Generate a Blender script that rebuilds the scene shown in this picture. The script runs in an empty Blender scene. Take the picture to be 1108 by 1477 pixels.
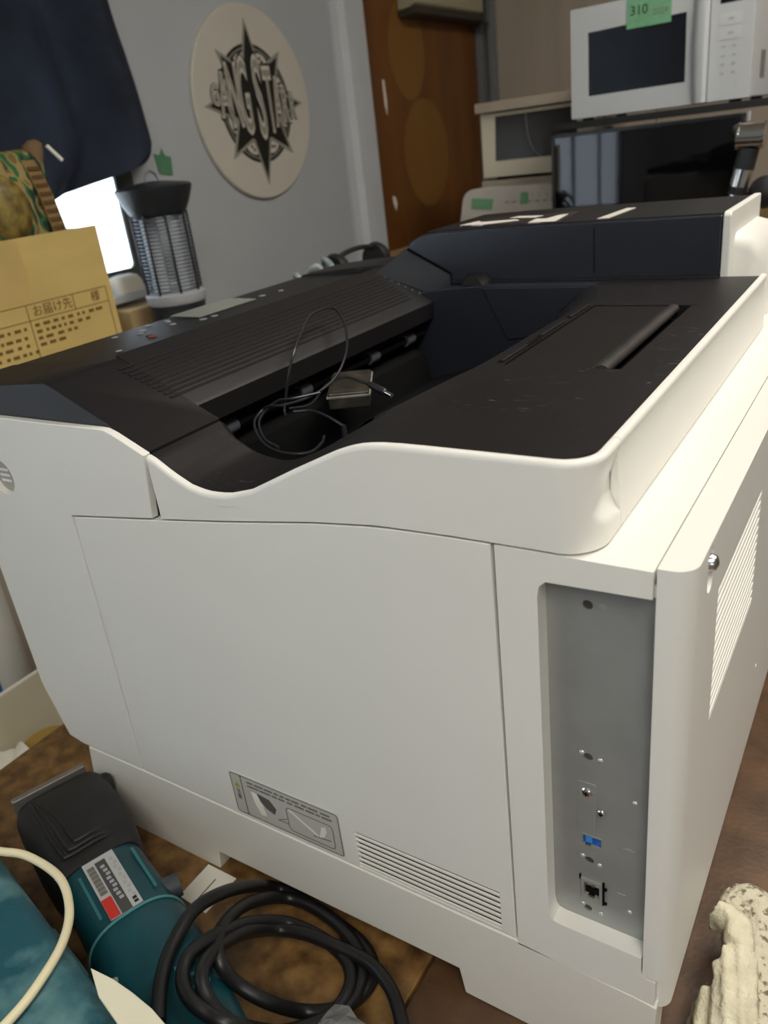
import bpy, bmesh, math, random
from mathutils import Vector, Matrix, noise
random.seed(7)
SC = bpy.context.scene
COL = SC.collection
PI = math.pi

# ---------------------------------------------------------------- camera
cam_d = bpy.data.cameras.new('camera'); cam = bpy.data.objects.new('camera', cam_d); COL.objects.link(cam)
cam_d.sensor_fit = 'HORIZONTAL'; cam_d.sensor_width = 36.0
cam_d.lens = 1134.956 / 1108 * 36.0
cam_d.clip_start = .01
X = Vector((0.84264, 0.52659, -0.11250)); Yd = Vector((0.1358, -0.4100, -0.9019)); Zf = Vector((-0.5211, 0.7447, -0.4170))
Zf.normalize(); X = (X - Zf * X.dot(Zf)).normalized(); Yd = Zf.cross(X)
mw = Matrix.Identity(4)
for i in range(3):
    mw[i][0] = X[i]; mw[i][1] = -Yd[i]; mw[i][2] = -Zf[i]
mw[0][3], mw[1][3], mw[2][3] = 0.68, -0.34, 0.6069
cam.matrix_world = mw
cam_d.dof.use_dof = True; cam_d.dof.focus_distance = .56; cam_d.dof.aperture_fstop = 12.0
SC.camera = cam

# ---------------------------------------------------------------- world, exposure
W = bpy.data.worlds.new('sky'); SC.world = W; W.use_nodes = True
bg = W.node_tree.nodes['Background']; bg.inputs[0].default_value = (.80, .90, 1.0, 1); bg.inputs[1].default_value = 3.5
SC.view_settings.view_transform = 'Standard'; SC.view_settings.look = 'None'
SC.view_settings.exposure = 0.12; SC.view_settings.gamma = 1.0; SC.view_settings.use_curve_mapping = False

# ---------------------------------------------------------------- ceiling lamps (fixtures are built with the room)
LAMPS = [(1.05, .85, 26), (1.2, -1.2, 29)]
for lx, ly, e in LAMPS:
    ld = bpy.data.lights.new('tube_light', 'AREA'); ld.shape = 'RECTANGLE'; ld.size = .55; ld.size_y = 1.3
    ld.energy = e; ld.color = (1.0, .95, .87)
    lo = bpy.data.objects.new('tube_light', ld); lo.location = (lx, ly, 1.80); COL.objects.link(lo)

# ================================================================ helpers
def rgb(h):
    h = h.lstrip('#'); c = [int(h[i:i+2], 16) / 255 for i in (0, 2, 4)]
    return tuple(((v / 12.92) if v <= .04045 else ((v + .055) / 1.055) ** 2.4) for v in c)
MATS = {}
def mat(name, col, rough=.5, metal=0., var=.06, vs=12., bump=0., bs=300., col2=None, detail=4., trans=0., stretch=None, lo=.35, hi=.65, spec=.5, coat=0., alpha=1., sss=0.):
    m = bpy.data.materials.new(name); m.use_nodes = True; nt = m.node_tree; N = nt.nodes; b = N['Principled BSDF']
    if isinstance(col, str): col = rgb(col)
    if isinstance(col2, str): col2 = rgb(col2)
    if col2 is None: col2 = tuple(min(1, c * (1 + var)) for c in col); col = tuple(c * (1 - var) for c in col)
    tc = N.new('ShaderNodeTexCoord'); mp = N.new('ShaderNodeMapping'); nt.links.new(tc.outputs['Object'], mp.inputs[0])
    if stretch: mp.inputs['Scale'].default_value = stretch
    n = N.new('ShaderNodeTexNoise'); n.inputs['Scale'].default_value = vs; n.inputs['Detail'].default_value = detail
    nt.links.new(mp.outputs[0], n.inputs['Vector'])
    r = N.new('ShaderNodeValToRGB'); r.color_ramp.elements[0].color = (*col, 1); r.color_ramp.elements[1].color = (*col2, 1)
    r.color_ramp.elements[0].position = lo; r.color_ramp.elements[1].position = hi
    nt.links.new(n.outputs['Fac'], r.inputs[0]); nt.links.new(r.outputs[0], b.inputs['Base Color'])
    b.inputs['Roughness'].default_value = rough; b.inputs['Metallic'].default_value = metal
    b.inputs['Specular IOR Level'].default_value = spec; b.inputs['Coat Weight'].default_value = coat
    b.inputs['Transmission Weight'].default_value = trans; b.inputs['Alpha'].default_value = alpha
    if bump:
        n2 = N.new('ShaderNodeTexNoise'); n2.inputs['Scale'].default_value = bs; n2.inputs['Detail'].default_value = 3
        nt.links.new(mp.outputs[0], n2.inputs['Vector'])
        bp = N.new('ShaderNodeBump'); bp.inputs['Strength'].default_value = bump; bp.inputs['Distance'].default_value = .002
        nt.links.new(n2.outputs['Fac'], bp.inputs['Height']); nt.links.new(bp.outputs[0], b.inputs['Normal'])
    MATS[name] = m
    return m

def glow(name, col, s):
    m = bpy.data.materials.new(name); m.use_nodes = True; b = m.node_tree.nodes['Principled BSDF']
    b.inputs['Emission Color'].default_value = (*col, 1); b.inputs['Emission Strength'].default_value = s
    b.inputs['Base Color'].default_value = (*col, 1)
    return m

def tag(o, label=None, cat=None, group=None, kind=None):
    if label: o['label'] = label
    if cat: o['category'] = cat
    if group: o['group'] = group
    if kind: o['kind'] = kind
    return o

def thing(name, label, cat, loc=(0, 0, 0), group=None):
    o = bpy.data.objects.new(name, None); COL.objects.link(o); o.location = loc; o.empty_display_size = .05
    return tag(o, label, cat, group)

def obj(name, bm, m, parent=None, bevel=0., seg=2, smooth=40, recalc=True):
    if recalc: bmesh.ops.recalc_face_normals(bm, faces=bm.faces)
    me = bpy.data.meshes.new(name); bm.to_mesh(me); bm.free()
    return obj_me(name, me, m, parent, bevel, seg, smooth)

def obj_me(name, me, m, parent=None, bevel=0., seg=2, smooth=40):
    me.materials.clear(); me.materials.append(m)
    if smooth:
        for p in me.polygons: p.use_smooth = True
        me.set_sharp_from_angle(angle=math.radians(smooth))
    o = bpy.data.objects.new(name, me); COL.objects.link(o)
    if parent is not None:
        o.parent = parent
        root = parent
        while root.parent is not None: root = root.parent
        if parent is root: o.matrix_parent_inverse = Matrix.Translation(-Vector(root.location)) if root.type == 'EMPTY' else Matrix.Identity(4)
    if bevel:
        md = o.modifiers.new('bevel', 'BEVEL'); md.width = bevel; md.segments = seg; md.limit_method = 'ANGLE'; md.angle_limit = math.radians(35); md.harden_normals = True
    return o

def B(): return bmesh.new()
def box(x0, x1, y0, y1, z0, z1, bm=None, M=None):
    bm = bm or B()
    vs = [bm.verts.new((x, y, z)) for x in (x0, x1) for y in (y0, y1) for z in (z0, z1)]
    for f in ((0, 1, 3, 2), (4, 6, 7, 5), (0, 4, 5, 1), (2, 3, 7, 6), (0, 2, 6, 4), (1, 5, 7, 3)): bm.faces.new([vs[i] for i in f])
    if M is not None:
        for v in vs: v.co = M @ v.co
    return bm

def prism(pts, ax, a0, a1, holes=(), bm=None):
    """polygon in the plane across axis ax ('y': pts are (x,z); 'x': (y,z); 'z': (x,y)), extruded a0..a1"""
    bm = bm or B()
    def P(p, a): return (p[0], a, p[1]) if ax == 'y' else ((a, p[0], p[1]) if ax == 'x' else (p[0], p[1], a))
    if not holes:
        lo = [bm.verts.new(P(p, a0)) for p in pts]; hi = [bm.verts.new(P(p, a1)) for p in pts]
        bm.faces.new(lo); bm.faces.new(hi[::-1]); n = len(pts)
        for i in range(n): bm.faces.new((lo[i], lo[(i + 1) % n], hi[(i + 1) % n], hi[i]))
        return bm
    edges = []; loops = [pts] + list(holes)
    for L in loops:
        vs = [bm.verts.new(P(p, a0)) for p in L]
        edges += [bm.edges.new((vs[i], vs[(i + 1) % len(vs)])) for i in range(len(vs))]
    r = bmesh.ops.triangle_fill(bm, use_beauty=True, use_dissolve=False, edges=edges)
    fs = [g for g in r['geom'] if isinstance(g, bmesh.types.BMFace)]
    e = bmesh.ops.extrude_face_region(bm, geom=fs)
    d = {'x': (a1 - a0, 0, 0), 'y': (0, a1 - a0, 0), 'z': (0, 0, a1 - a0)}[ax]
    bmesh.ops.translate(bm, verts=[g for g in e['geom'] if isinstance(g, bmesh.types.BMVert)], vec=d)
    return bm

def circ(cx, cy, r, n=20, r2=None): return [(cx + r * math.cos(2 * PI * i / n), cy + (r2 or r) * math.sin(2 * PI * i / n)) for i in range(n)]
def rrect(x0, x1, y0, y1, r, n=5):
    o = []
    for cx, cy, a in ((x1 - r, y1 - r, 0), (x0 + r, y1 - r, 90), (x0 + r, y0 + r, 180), (x1 - r, y0 + r, 270)):
        for i in range(n + 1):
            t = math.radians(a + 90 * i / n); o.append((cx + r * math.cos(t), cy + r * math.sin(t)))
    return o

def smoothpath(pts, n=8, closed=False):
    P = [Vector(p) for p in pts]; out = []; m = len(P)
    rng = range(m if closed else m - 1)
    for i in rng:
        p0 = P[(i - 1) % m] if (closed or i > 0) else P[0] * 2 - P[1]
        p1 = P[i]; p2 = P[(i + 1) % m]
        p3 = P[(i + 2) % m] if (closed or i + 2 < m) else P[m - 1] * 2 - P[m - 2]
        for k in range(n):
            t = k / n
            out.append(.5 * ((2 * p1) + (p2 - p0) * t + (2 * p0 - 5 * p1 + 4 * p2 - p3) * t * t + (3 * p1 - p0 - 3 * p2 + p3) * t ** 3))
    if not closed: out.append(P[-1])
    return out

def tube(pts, r, n=10, bm=None, closed=False, caps=True):
    bm = bm or B(); P = [Vector(p) for p in pts]; m = len(P)
    rr = r if isinstance(r, (list, tuple)) else [r] * m
    t0 = (P[1] - P[0]).normalized(); u = t0.orthogonal().normalized(); rings = []
    for i in range(m):
        if closed: t = (P[(i + 1) % m] - P[i - 1]).normalized()
        else: t = (P[min(i + 1, m - 1)] - P[max(i - 1, 0)]).normalized()
        u = (u - t * u.dot(t)).normalized(); v = t.cross(u)
        rings.append([bm.verts.new(P[i] + (u * math.cos(2 * PI * k / n) + v * math.sin(2 * PI * k / n)) * rr[i]) for k in range(n)])
    for i in range(m if closed else m - 1):
        a = rings[i]; b = rings[(i + 1) % m]
        for k in range(n): bm.faces.new((a[k], a[(k + 1) % n], b[(k + 1) % n], b[k]))
    if caps and not closed: bm.faces.new(rings[0][::-1]); bm.faces.new(rings[-1])
    return bm

def lathe(prof, c=(0, 0, 0), n=32, bm=None, M=None):
    bm = bm or B(); rings = []
    for r, z in prof:
        rings.append([bm.verts.new((c[0] + r * math.cos(2 * PI * k / n), c[1] + r * math.sin(2 * PI * k / n), c[2] + z)) for k in range(n)])
    for a, b in zip(rings, rings[1:]):
        for k in range(n): bm.faces.new((a[k], a[(k + 1) % n], b[(k + 1) % n], b[k]))
    bm.faces.new(rings[0][::-1]); bm.faces.new(rings[-1])
    if M is not None:
        for rg in rings:
            for v in rg: v.co = M @ v.co
    return bm

def loft(rings, bm=None, closed=True, cap=True):
    bm = bm or B(); R = [[bm.verts.new(p) for p in r] for r in rings]; n = len(R[0])
    for a, b in zip(R, R[1:]):
        for k in range(n if closed else n - 1): bm.faces.new((a[k], a[(k + 1) % n], b[(k + 1) % n], b[k]))
    if cap and closed: bm.faces.new(R[0][::-1]); bm.faces.new(R[-1])
    return bm

def hull(pts):
    bm = B()
    for p in pts: bm.verts.new(p)
    bmesh.ops.convex_hull(bm, input=bm.verts); return bm

def boolean(bm, cutters, op='DIFFERENCE'):
    def tmp(b):
        bmesh.ops.recalc_face_normals(b, faces=b.faces)
        me = bpy.data.meshes.new('tmp'); b.to_mesh(me); b.free()
        o = bpy.data.objects.new('tmp', me); COL.objects.link(o); return o
    a = tmp(bm); cs = [tmp(c) for c in cutters]
    for c in cs:
        md = a.modifiers.new('b', 'BOOLEAN'); md.operation = op; md.object = c; md.solver = 'EXACT'
    bpy.context.view_layer.update()
    me = bpy.data.meshes.new_from_object(a.evaluated_get(bpy.context.evaluated_depsgraph_get()))
    out = B(); out.from_mesh(me); bpy.data.meshes.remove(me)
    for o in [a] + cs:
        d = o.data; bpy.data.objects.remove(o); bpy.data.meshes.remove(d)
    return out

def text(body, size, M, depth=.0004, off=0., sx=1., sy=1., align='CENTER'):
    cu = bpy.data.curves.new('t', 'FONT'); cu.body = body; cu.size = size; cu.extrude = depth; cu.offset = off; cu.align_x = align; cu.align_y = 'CENTER'; cu.resolution_u = 3
    o = bpy.data.objects.new('t', cu); COL.objects.link(o); bpy.context.view_layer.update()
    me = bpy.data.meshes.new_from_object(o.evaluated_get(bpy.context.evaluated_depsgraph_get()))
    bpy.data.objects.remove(o); bpy.data.curves.remove(cu)
    bm = B(); bm.from_mesh(me); bpy.data.meshes.remove(me)
    for v in bm.verts: v.co = M @ Vector((v.co.x * sx, v.co.y * sy, v.co.z))
    return bm
def frame(o, u, v):
    """matrix with local x->u, y->v, z->u x v at origin o"""
    u = Vector(u).normalized(); v = Vector(v).normalized(); w = u.cross(v)
    M = Matrix.Identity(4)
    for i in range(3): M[i][0] = u[i]; M[i][1] = v[i]; M[i][2] = w[i]; M[i][3] = o[i]
    return M
def interp(x, xs, ys):
    if x <= xs[0]: return ys[0]
    for i in range(1, len(xs)):
        if x <= xs[i]: t = (x - xs[i - 1]) / (xs[i] - xs[i - 1]); return ys[i - 1] + t * (ys[i] - ys[i - 1])
    return ys[-1]

# ================================================================ materials
WHITE = mat('printer_white', '#e6e4dc', .42, var=.012, vs=6, bump=.06, bs=2500)
WHITE2 = mat('printer_white_base', '#e4e1d7', .45, var=.012, vs=6, bump=.06, bs=2500)
BLACK = mat('printer_black', '#181617', .46, var=.12, vs=9, bump=.12, bs=1800, spec=.38)
BLACKD = mat('printer_black_inside', '#0f1013', .55, var=.1, vs=12, spec=.25)
NAVY = mat('printer_black_gloss', '#272a32', .34, var=.08, vs=10, spec=.5)
STEEL = mat('zinc_plate', '#a3a6a3', .42, .45, var=.05, vs=40)
DARK = mat('dark_void', '#080809', .85, spec=.15)
CHROME = mat('chrome', '#d8d8d6', .12, 1., var=.03)
GREYP = mat('grey_plastic', '#a9abb0', .5)
RUBBER = mat('black_rubber', '#1b1b1c', .55, var=.2, vs=40, bump=.1, bs=900)
CABLE = mat('black_cable', '#151516', .42, var=.15, vs=60)
TEAL = mat('teal_plastic', '#0c5560', .42, var=.12, vs=25, bump=.1, bs=1200)
PAPER = mat('white_paper', '#e9e5d8', .7, var=.03)
INK = mat('black_ink', '#1c1b19', .7)
GREYINK = mat('grey_ink', '#6f6d68', .7)
GREEN = mat('green_tape', '#74ab82', .6, var=.08, vs=60)
WALLG = mat('grey_painted_wall', '#a9adb0', .75, var=.03, vs=3, bump=.15, bs=400)
BEIGEW = mat('beige_wall', '#ab9f90', .8, var=.05, vs=3, bump=.1, bs=300, stretch=(6, 6, .6))
TRIMW = mat('white_painted_trim', '#c3c7cb', .5, var=.03)
WOODP = mat('brown_veneer', '#5f3713', .42, vs=3.2, col2='#7f4f1d', detail=6, stretch=(2, 2, .35), lo=.3, hi=.7, bump=.05, bs=120)
WOODSTAIN = mat('brown_veneer_faded', '#7d5520', .45, vs=3, col2='#8a6226', stretch=(2, 2, .4), lo=.3, hi=.7)
CURT = mat('navy_curtain_cloth', '#353c4a', .9, var=.25, vs=9, bump=.25, bs=900)
CARTON = mat('carton_board', '#c6ab68', .8, var=.06, vs=8, bump=.1, bs=300, stretch=(1, 1, 4))
CARTONINK = mat('carton_print', '#6e5223', .8)
BOARD1 = mat('worn_chipboard', '#4c3217', .5, vs=48, col2='#94703f', detail=9, bump=.25, bs=160, lo=.32, hi=.72)
BOARD2 = mat('dark_worn_board', '#47311e', .45, vs=22, col2='#6a4d33', detail=8, bump=.15, bs=200, lo=.35, hi=.8)
CREAM = mat('cream_plastic', '#d6d0b8', .5, var=.03)
MWHITE = mat('microwave_white', '#c0c3c4', .4, var=.015)
IVORY = mat('ivory_plastic', '#cdc6b2', .5, var=.03)
GLASSB = mat('black_glass', '#161920', .25, var=.1, spec=.18)
SCREEN = mat('glossy_screen', '#08090c', .035, var=.05, spec=.55)
GLASS = mat('clear_glass', (.95, .97, 1.), .0, trans=1., var=0)
DARKMET = mat('dark_window_metal', '#4c5050', .45, .3)
WOODD = mat('desk_wood', '#8d7348', .6, vs=8, col2='#7a6038', stretch=(8, 1, 1))
FLOORM = mat('grey_floor', '#77736b', .6, var=.1, vs=4)
CEIL = mat('ceiling_board', '#d8d4ca', .8, var=.03)
CABINET = mat('greige_cabinet', '#a69d90', .55, var=.04, vs=5)

# ================================================================ the room
XW, YB, ZF, ZC = -.80, 2.75, -.72, 1.85
XR, YF = 3.0, -2.6
def struct(name, bm, m, bevel=0): return tag(obj(name, bm, m, None, bevel, smooth=None), kind='structure')
struct('floor', box(XW, XR, YF, YB, ZF - .05, ZF), FLOORM)
struct('ceiling', box(XW, XR, YF, YB, ZC, ZC + .05), CEIL)
WIN1 = (.18, .950, .395, 1.35)      # y0 y1 z0 z1 in the left wall
WIN2 = (-1.75, -.55, .10, 1.35)
def rect(a): return [(a[0], a[2]), (a[1], a[2]), (a[1], a[3]), (a[0], a[3])]
struct('wall_left', prism([(YF, ZF), (YB, ZF), (YB, ZC), (YF, ZC)], 'x', XW - .03, XW, holes=[rect(WIN1), rect(WIN2)]), WALLG)
struct('wall_back', box(XW, XR, YB, YB + .08, ZF, ZC), BEIGEW)
struct('wall_right', box(XR, XR + .08, YF, YB, ZF, ZC), WALLG)
WIN3 = (1.3, 2.2, .3, 1.2)
struct('wall_front', prism([(XW, ZF), (XR, ZF), (XR, ZC), (XW, ZC)], 'y', YF - .08, YF, holes=[rect(WIN3)]), WALLG)
def window_x(name, w, nmull):
    fr = thing(name, None, None, (XW - .04, (w[0] + w[1]) / 2, w[2])); tag(fr, kind='structure')
    y0, y1, z0, z1 = w; t = .038
    obj('window_frame', prism(rect((y0 - .01, y1 + .012, z0 - .004, z1 + .01)), 'x', XW + .0002, XW + .010, holes=[rrect(y0 + t, y1 - t, z0 + t * .9, z1 - t, .012)]), DARKMET, fr, .002)
    obj('pane', box(XW + .002, XW + .005, y0 + t * .8, y1 - t * .8, z0 + t * .6, z1 - t * .8), GLASS, fr, smooth=None)
    for i in range(nmull):
        yy = y0 + (y1 - y0) * (i + 1) / (nmull + 1)
        obj('mullion', box(XW + .001, XW + .011, yy - .016, yy + .016, z0 + .012, z1 - .012), DARKMET, fr, .002)
    return fr
window_x('window_1', WIN1, 0); window_x('window_2', WIN2, 2)
w3 = thing('window_3', None, None, (1.2, YF - .04, .1)); tag(w3, kind='structure')
obj('window_frame', prism(rect(WIN3), 'y', YF - .07, YF + .004, holes=[rect((1.34, 1.73, .34, 1.16)), rect((1.77, 2.16, .34, 1.16))]), DARKMET, w3, .002)
for a, b in ((1.33, 1.74), (1.76, 2.17)): obj('pane', box(a, b, YF - .05, YF - .046, .33, 1.17), GLASS, w3, smooth=None)
# corner trim between the grey wall and the veneered door, and the steel strip by the back wall
struct('trim_1', prism([(XW - .001, 1.805), (XW + .012, 1.805), (XW + .012, 1.835), (XW + .030, 1.845), (XW + .030, 1.895), (XW + .016, 1.90), (XW + .016, 1.968), (XW - .001, 1.968)], 'z', ZF, ZC), TRIMW, .002)
struct('trim_2', prism([(XW + .002, YB - .001), (XW + .002, YB - .03), (-.765, YB - .03), (-.765, YB - .012), (-.735, YB - .012), (-.735, YB - .04), (-.715, YB - .04), (-.715, YB - .001)], 'z', ZF, ZC), mat('grey_steel_strip', '#7f8284', .5, .2), .001)
d1 = thing('door_1', None, None, (XW + .01, 2.35, ZF)); tag(d1, kind='structure')
obj('door_leaf', box(XW - .001, XW + .014, 1.969, 2.718, ZF, ZC - .02), WOODP, d1, .002)
obj('faded_patch', prism(circ(2.205, .885, .115, 40, .145), 'x', XW + .0135, XW + .0147), WOODSTAIN, d1, smooth=None)
obj('faded_patch', prism(circ(2.285, .575, .155, 40, .170), 'x', XW + .0135, XW + .0147), WOODSTAIN, d1, smooth=None)
obj('paint_chip', prism([(2.035, .80), (2.045, .80), (2.05, .74), (2.045, .70), (2.036, .73)], 'x', XW + .013, XW + .0152), PAPER, d1, smooth=None)
obj('paint_chip', prism([(2.028, .462), (2.045, .457), (2.052, .435), (2.042, .415), (2.03, .44)], 'x', XW + .013, XW + .0152), PAPER, d1, smooth=None)
TUBE = glow('lamp_tube_glow', (1., .95, .86), 6)
for lx, ly, e in LAMPS:
    t = thing('ceiling_lamp', 'long white twin tube lamp on the ceiling ' + ('above the printer table' if ly > 0 else 'near the front window'), 'ceiling lamp', (lx, ly, ZC))
    obj('housing', box(lx - .15, lx + .15, ly - .64, ly + .64, ZC - .03, ZC), CEIL, t, .004)
    for s in (-.08, .08): obj('tube', tube([(lx + s, ly - .6, ZC - .042), (lx + s, ly + .6, ZC - .042)], .012), TUBE, t)

# ---------------------------------------------------------------- table
tb = thing('work_table', 'brown worn wooden work table carrying the white printer', 'table', (.4, .3, ZF))
obj('board', box(-.14, .4245, -.75, .685, -.028, 0), BOARD1, tb, .0015)
obj('board', box(.4265, 1.25, -.75, .685, -.028, -.0005), BOARD2, tb, .0015)
obj('apron', prism([(-.10, -.70), (1.2, -.70), (1.2, .66), (-.10, .66)], 'z', -.11, -.0285, holes=[[(-.07, -.67), (1.17, -.67), (1.17, .63), (-.07, .63)]]), WOODD, tb)
for lx in (-.07, 1.12):
    for ly in (-.67, .58): obj('leg', box(lx, lx + .05, ly, ly + .05, ZF, -.0287), WOODD, tb, .002)

# ================================================================ the printer
PR = thing('laser_printer', 'large white and black laser printer with open output tray and metal interface panel', 'printer', (.30, .31, 0))
RX = [.02, .1463, .2052, .2133, .2428, .2479, .265, .28, .29, .2992, .3087, .3187, .3384, .3769, .4112, .4217, .4317, .4420, .4594, .60]
RZ = [.4455, .4459, .4464, .4441, .4307, .4291, .4188, .4118, .4096, .4088, .4092, .4105, .4161, .4348, .4506, .4545, .4570, .4583, .4590, .4592]
def rim(x): return interp(x, RX, RZ)
BX = [.1364, .2349, .3133, .3866, .434, .4805, .5204, .57]
BZ = [.3670, .3795, .3900, .4010, .4063, .4080, .4083, .4085]
def seam(x): return interp(x, BX, BZ)

# front side panel with its round recess
pts = [(-.004, .16), (-.004, .30), (-.002, .42), (.004, .438), (.018, .4448), (.05, .4457), (.1463, .4460), (.198, .4465), (.205, .4462), (.2133, .4435), (.2424, .4305),
       (.2343, .3805), (.2343, .3795), (.1352, .3668), (.1238, .0945), (.036, .0930), (.014, .097), (-.002, .150)]
obj('side_front_panel', prism(pts, 'y', 0, .0068, holes=[circ(.052, .391, .0157, 28)[::-1]]), WHITE, PR, .0016, 2)
gr = obj('round_recess', prism(circ(.052, .391, .0165, 28), 'y', .0052, .0066), mat('recess_grey', '#a7a49b', .5), PR)
for a in (0, 1, 2): obj('icon_bar', box(.043, .056, .0046, .0053, .3845 + .005 * a, .3865 + .005 * a), WHITE2, gr)
# side door
n = 18
top = [(.1366 + (.5086 - .1366) * i / n, seam(.1366 + (.5086 - .1366) * i / n) - .0013) for i in range(n + 1)]
VX0, VX1, VZ0, VZ1 = .3765, .4985, .0945, .1315
sd = obj('side_door', prism([(.1252, .0940)] + [top[0]] + top[1:] + [(.5096, .0920)], 'y', .0004, .010, holes=[[(VX0, VZ0), (VX1, VZ0), (VX1, VZ1), (VX0, VZ1)]]), WHITE, PR, .0008, 2)
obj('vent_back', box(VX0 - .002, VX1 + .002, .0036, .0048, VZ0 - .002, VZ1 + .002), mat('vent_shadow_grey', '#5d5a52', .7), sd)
sl = None; ns = 7
for i in range(ns):
    z = VZ0 + (VZ1 - VZ0) * (i + .5) / ns
    if sl is None:
        z00 = z; sl = obj('vent_slat', prism([(.0005, z - .0012), (.0005, z + .0004), (.0018, z + .0006), (.0018, z - .0010)], 'x', VX0 - .001, VX1 + .001), WHITE, sd)
    else:
        c = sl.copy(); COL.objects.link(c); c.parent = sd; c.location.z = z - z00
# caution label on the door
LB = mat('label_grey', '#bdbab0', .5, var=.02)
lb = obj('caution_label', prism(rrect(.2478, .3628, .0972, .1432, .003, 3), 'y', -.0002, .0006), LB, PR, smooth=None)
def ln(x0, z0, x1, z1, w, par, m, y=-.0003):
    d = Vector((x1 - x0, z1 - z0)); L = d.length; d /= L; p = Vector((-d.y, d.x)) * w / 2
    return obj('print_line', prism([(x0 + p.x, z0 + p.y), (x1 + p.x, z1 + p.y), (x1 - p.x, z1 - p.y), (x0 - p.x, z0 - p.y)], 'y', y - .0001, y + .0003), m, par, smooth=None)
obj('label_border', prism(rrect(.2483, .3623, .0977, .1427, .003, 3), 'y', -.0004, .0003, holes=[rrect(.2491, .2600, .0985, .1419, .0022, 3)[::-1], rrect(.2612, .3615, .0985, .1419, .0022, 3)[::-1]]), GREYINK, lb, smooth=None)
obj('warning_triangle', prism([(.2515, .1275), (.2585, .1275), (.255, .1335)], 'y', -.0004, .0003), mat('warning_yellow', '#a79a3a', .6), lb, smooth=None)
for z in (.1225, .1165, ): obj('caution_mark', text('注' if z > .12 else '意', .0055, frame((.255, -.0004, z), (1, 0, 0), (0, 0, 1)), .0002), GREYINK, lb, smooth=None)
for k, z in enumerate((.1375, .1335)):
    x = .267
    while x < .350 + .006 * k:
        w = random.uniform(.004, .013)
        ln(x, z, x + w, z, .0019, lb, GREYINK); x += w + random.uniform(.001, .003)
obj('pictogram_frame', prism(rrect(.307, .355, .1015, .1275, .004, 4), 'y', -.0004, .0003, holes=[rrect(.3078, .3542, .1023, .1267, .0034, 4)[::-1]]), GREYINK, lb, smooth=None)
obj('pictogram_toner', prism([(.277, .129), (.290, .127), (.296, .119), (.293, .112), (.285, .115), (.279, .121)], 'y', -.0004, .0003), mat('pictogram_dark', '#5b5852', .6), lb, smooth=None)
obj('pictogram_hand', prism([(.270, .128), (.275, .128), (.280, .118), (.283, .106), (.277, .105), (.272, .116)], 'y', -.0004, .0003), PAPER, lb, smooth=None)
obj('pictogram_hand', prism([(.343, .121), (.347, .123), (.348, .118), (.344, .110), (.339, .1085), (.341, .114)], 'y', -.0004, .0003), PAPER, lb, smooth=None)
ln(.310, .1255, .338, .1090, .0016, lb, PAPER); ln(.333, .1075, .351, .1095, .0011, lb, GREYINK); ln(.296, .108, .306, .113, .0008, lb, GREYINK); ln(.296, .108, .307, .108, .0008, lb, GREYINK)
# base skirt with its two openings
base = [(.035, .012), (.036, .003), (.040, 0), (.2000, 0), (.2040, .0245), (.459, .0265), (.4625, 0), (.600, 0), (.604, .004), (.607, .0845), (.5950, .0862), (.5086, .0902), (.1244, .0925), (.0415, .0915), (.034, .0532)]
obj('base_skirt', prism(base, 'y', .0, .024), WHITE2, PR, .0012, 2)
obj('base_body', box(.045, .595, .0245, .60, .027, .088), WHITE2, PR)
for fx in (.08, .50):
    for fy in (.06, .54): obj('foot', box(fx, fx + .05, fy, fy + .04, 0, .0268), BLACKD, PR, .002)
obj('rear_skirt', box(.04, .595, .60, .61, .004, .088), WHITE2, PR)
obj('core_body', box(.006, .594, .0145, .622, .0885, .335), WHITE2, PR)
obj('front_cover', prism([(-.012, .16), (-.012, .43), (-.0045, .435), (-.0045, .16)], 'y', .004, .625), WHITE, PR, .002)
obj('far_side_panel', box(-.004, .60, .6225, .63, .09, .445), WHITE, PR, .002)
# rear frame around the interface recess, joined with the white deck
fr = prism([(.5112, .0875), (.6055, .0875), (.6055, .1085), (.6005, .1092), (.5975, .1115), (.5962, .115), (.5962, .1268), (.542, .1268), (.5380, .1278), (.5358, .131), (.5350, .138), (.5350, .380), (.5362, .3865), (.540, .3900), (.5955, .3915), (.5955, .4072), (.5112, .4072)], 'y', 0, .0125)
fr = boolean(fr, [box(.5112, .5955, .0120, .50, .398, .4072)], 'UNION')
obj('rear_frame_and_deck', fr, WHITE, PR, .0016, 3)
obj('recess_lining', box(.5305, .5352, .0126, .0165, .12, .398), WHITE, PR)
# interface plate
H = [circ(.5585, .3729, .0030, 14), circ(.5583, .2667, .0030, 14), circ(.5588, .1815, .0030, 14), circ(.5577, .1372, .0028, 14)]
USB = [(.5540, .1945), (.5668, .1930), (.5668, .2010), (.5540, .2038)]
RJ = [(.5545, .1500), (.5665, .1478), (.5665, .1612), (.5545, .1640)]
ip = obj('interface_plate', prism([(.5345, .118), (.5975, .118), (.5975, .3965), (.5345, .3965)], 'y', .0125, .0138, holes=[h[::-1] for h in H] + [rect((.5538, .5670, .1940, .2035)), rect((.5545, .5668, .1490, .1632))]), STEEL, PR, smooth=None)
obj('plate_backing', box(.5345, .5975, .0145, .016, .12, .395), DARK, PR)
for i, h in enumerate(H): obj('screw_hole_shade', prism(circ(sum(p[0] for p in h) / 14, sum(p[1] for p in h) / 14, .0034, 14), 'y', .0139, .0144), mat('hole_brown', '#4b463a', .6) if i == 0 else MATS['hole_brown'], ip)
for x, z in ((.5667, .3728),): obj('stud', prism(circ(x, z, .0024, 14), 'y', .0120, .0128), STEEL, ip, .0004)
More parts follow.
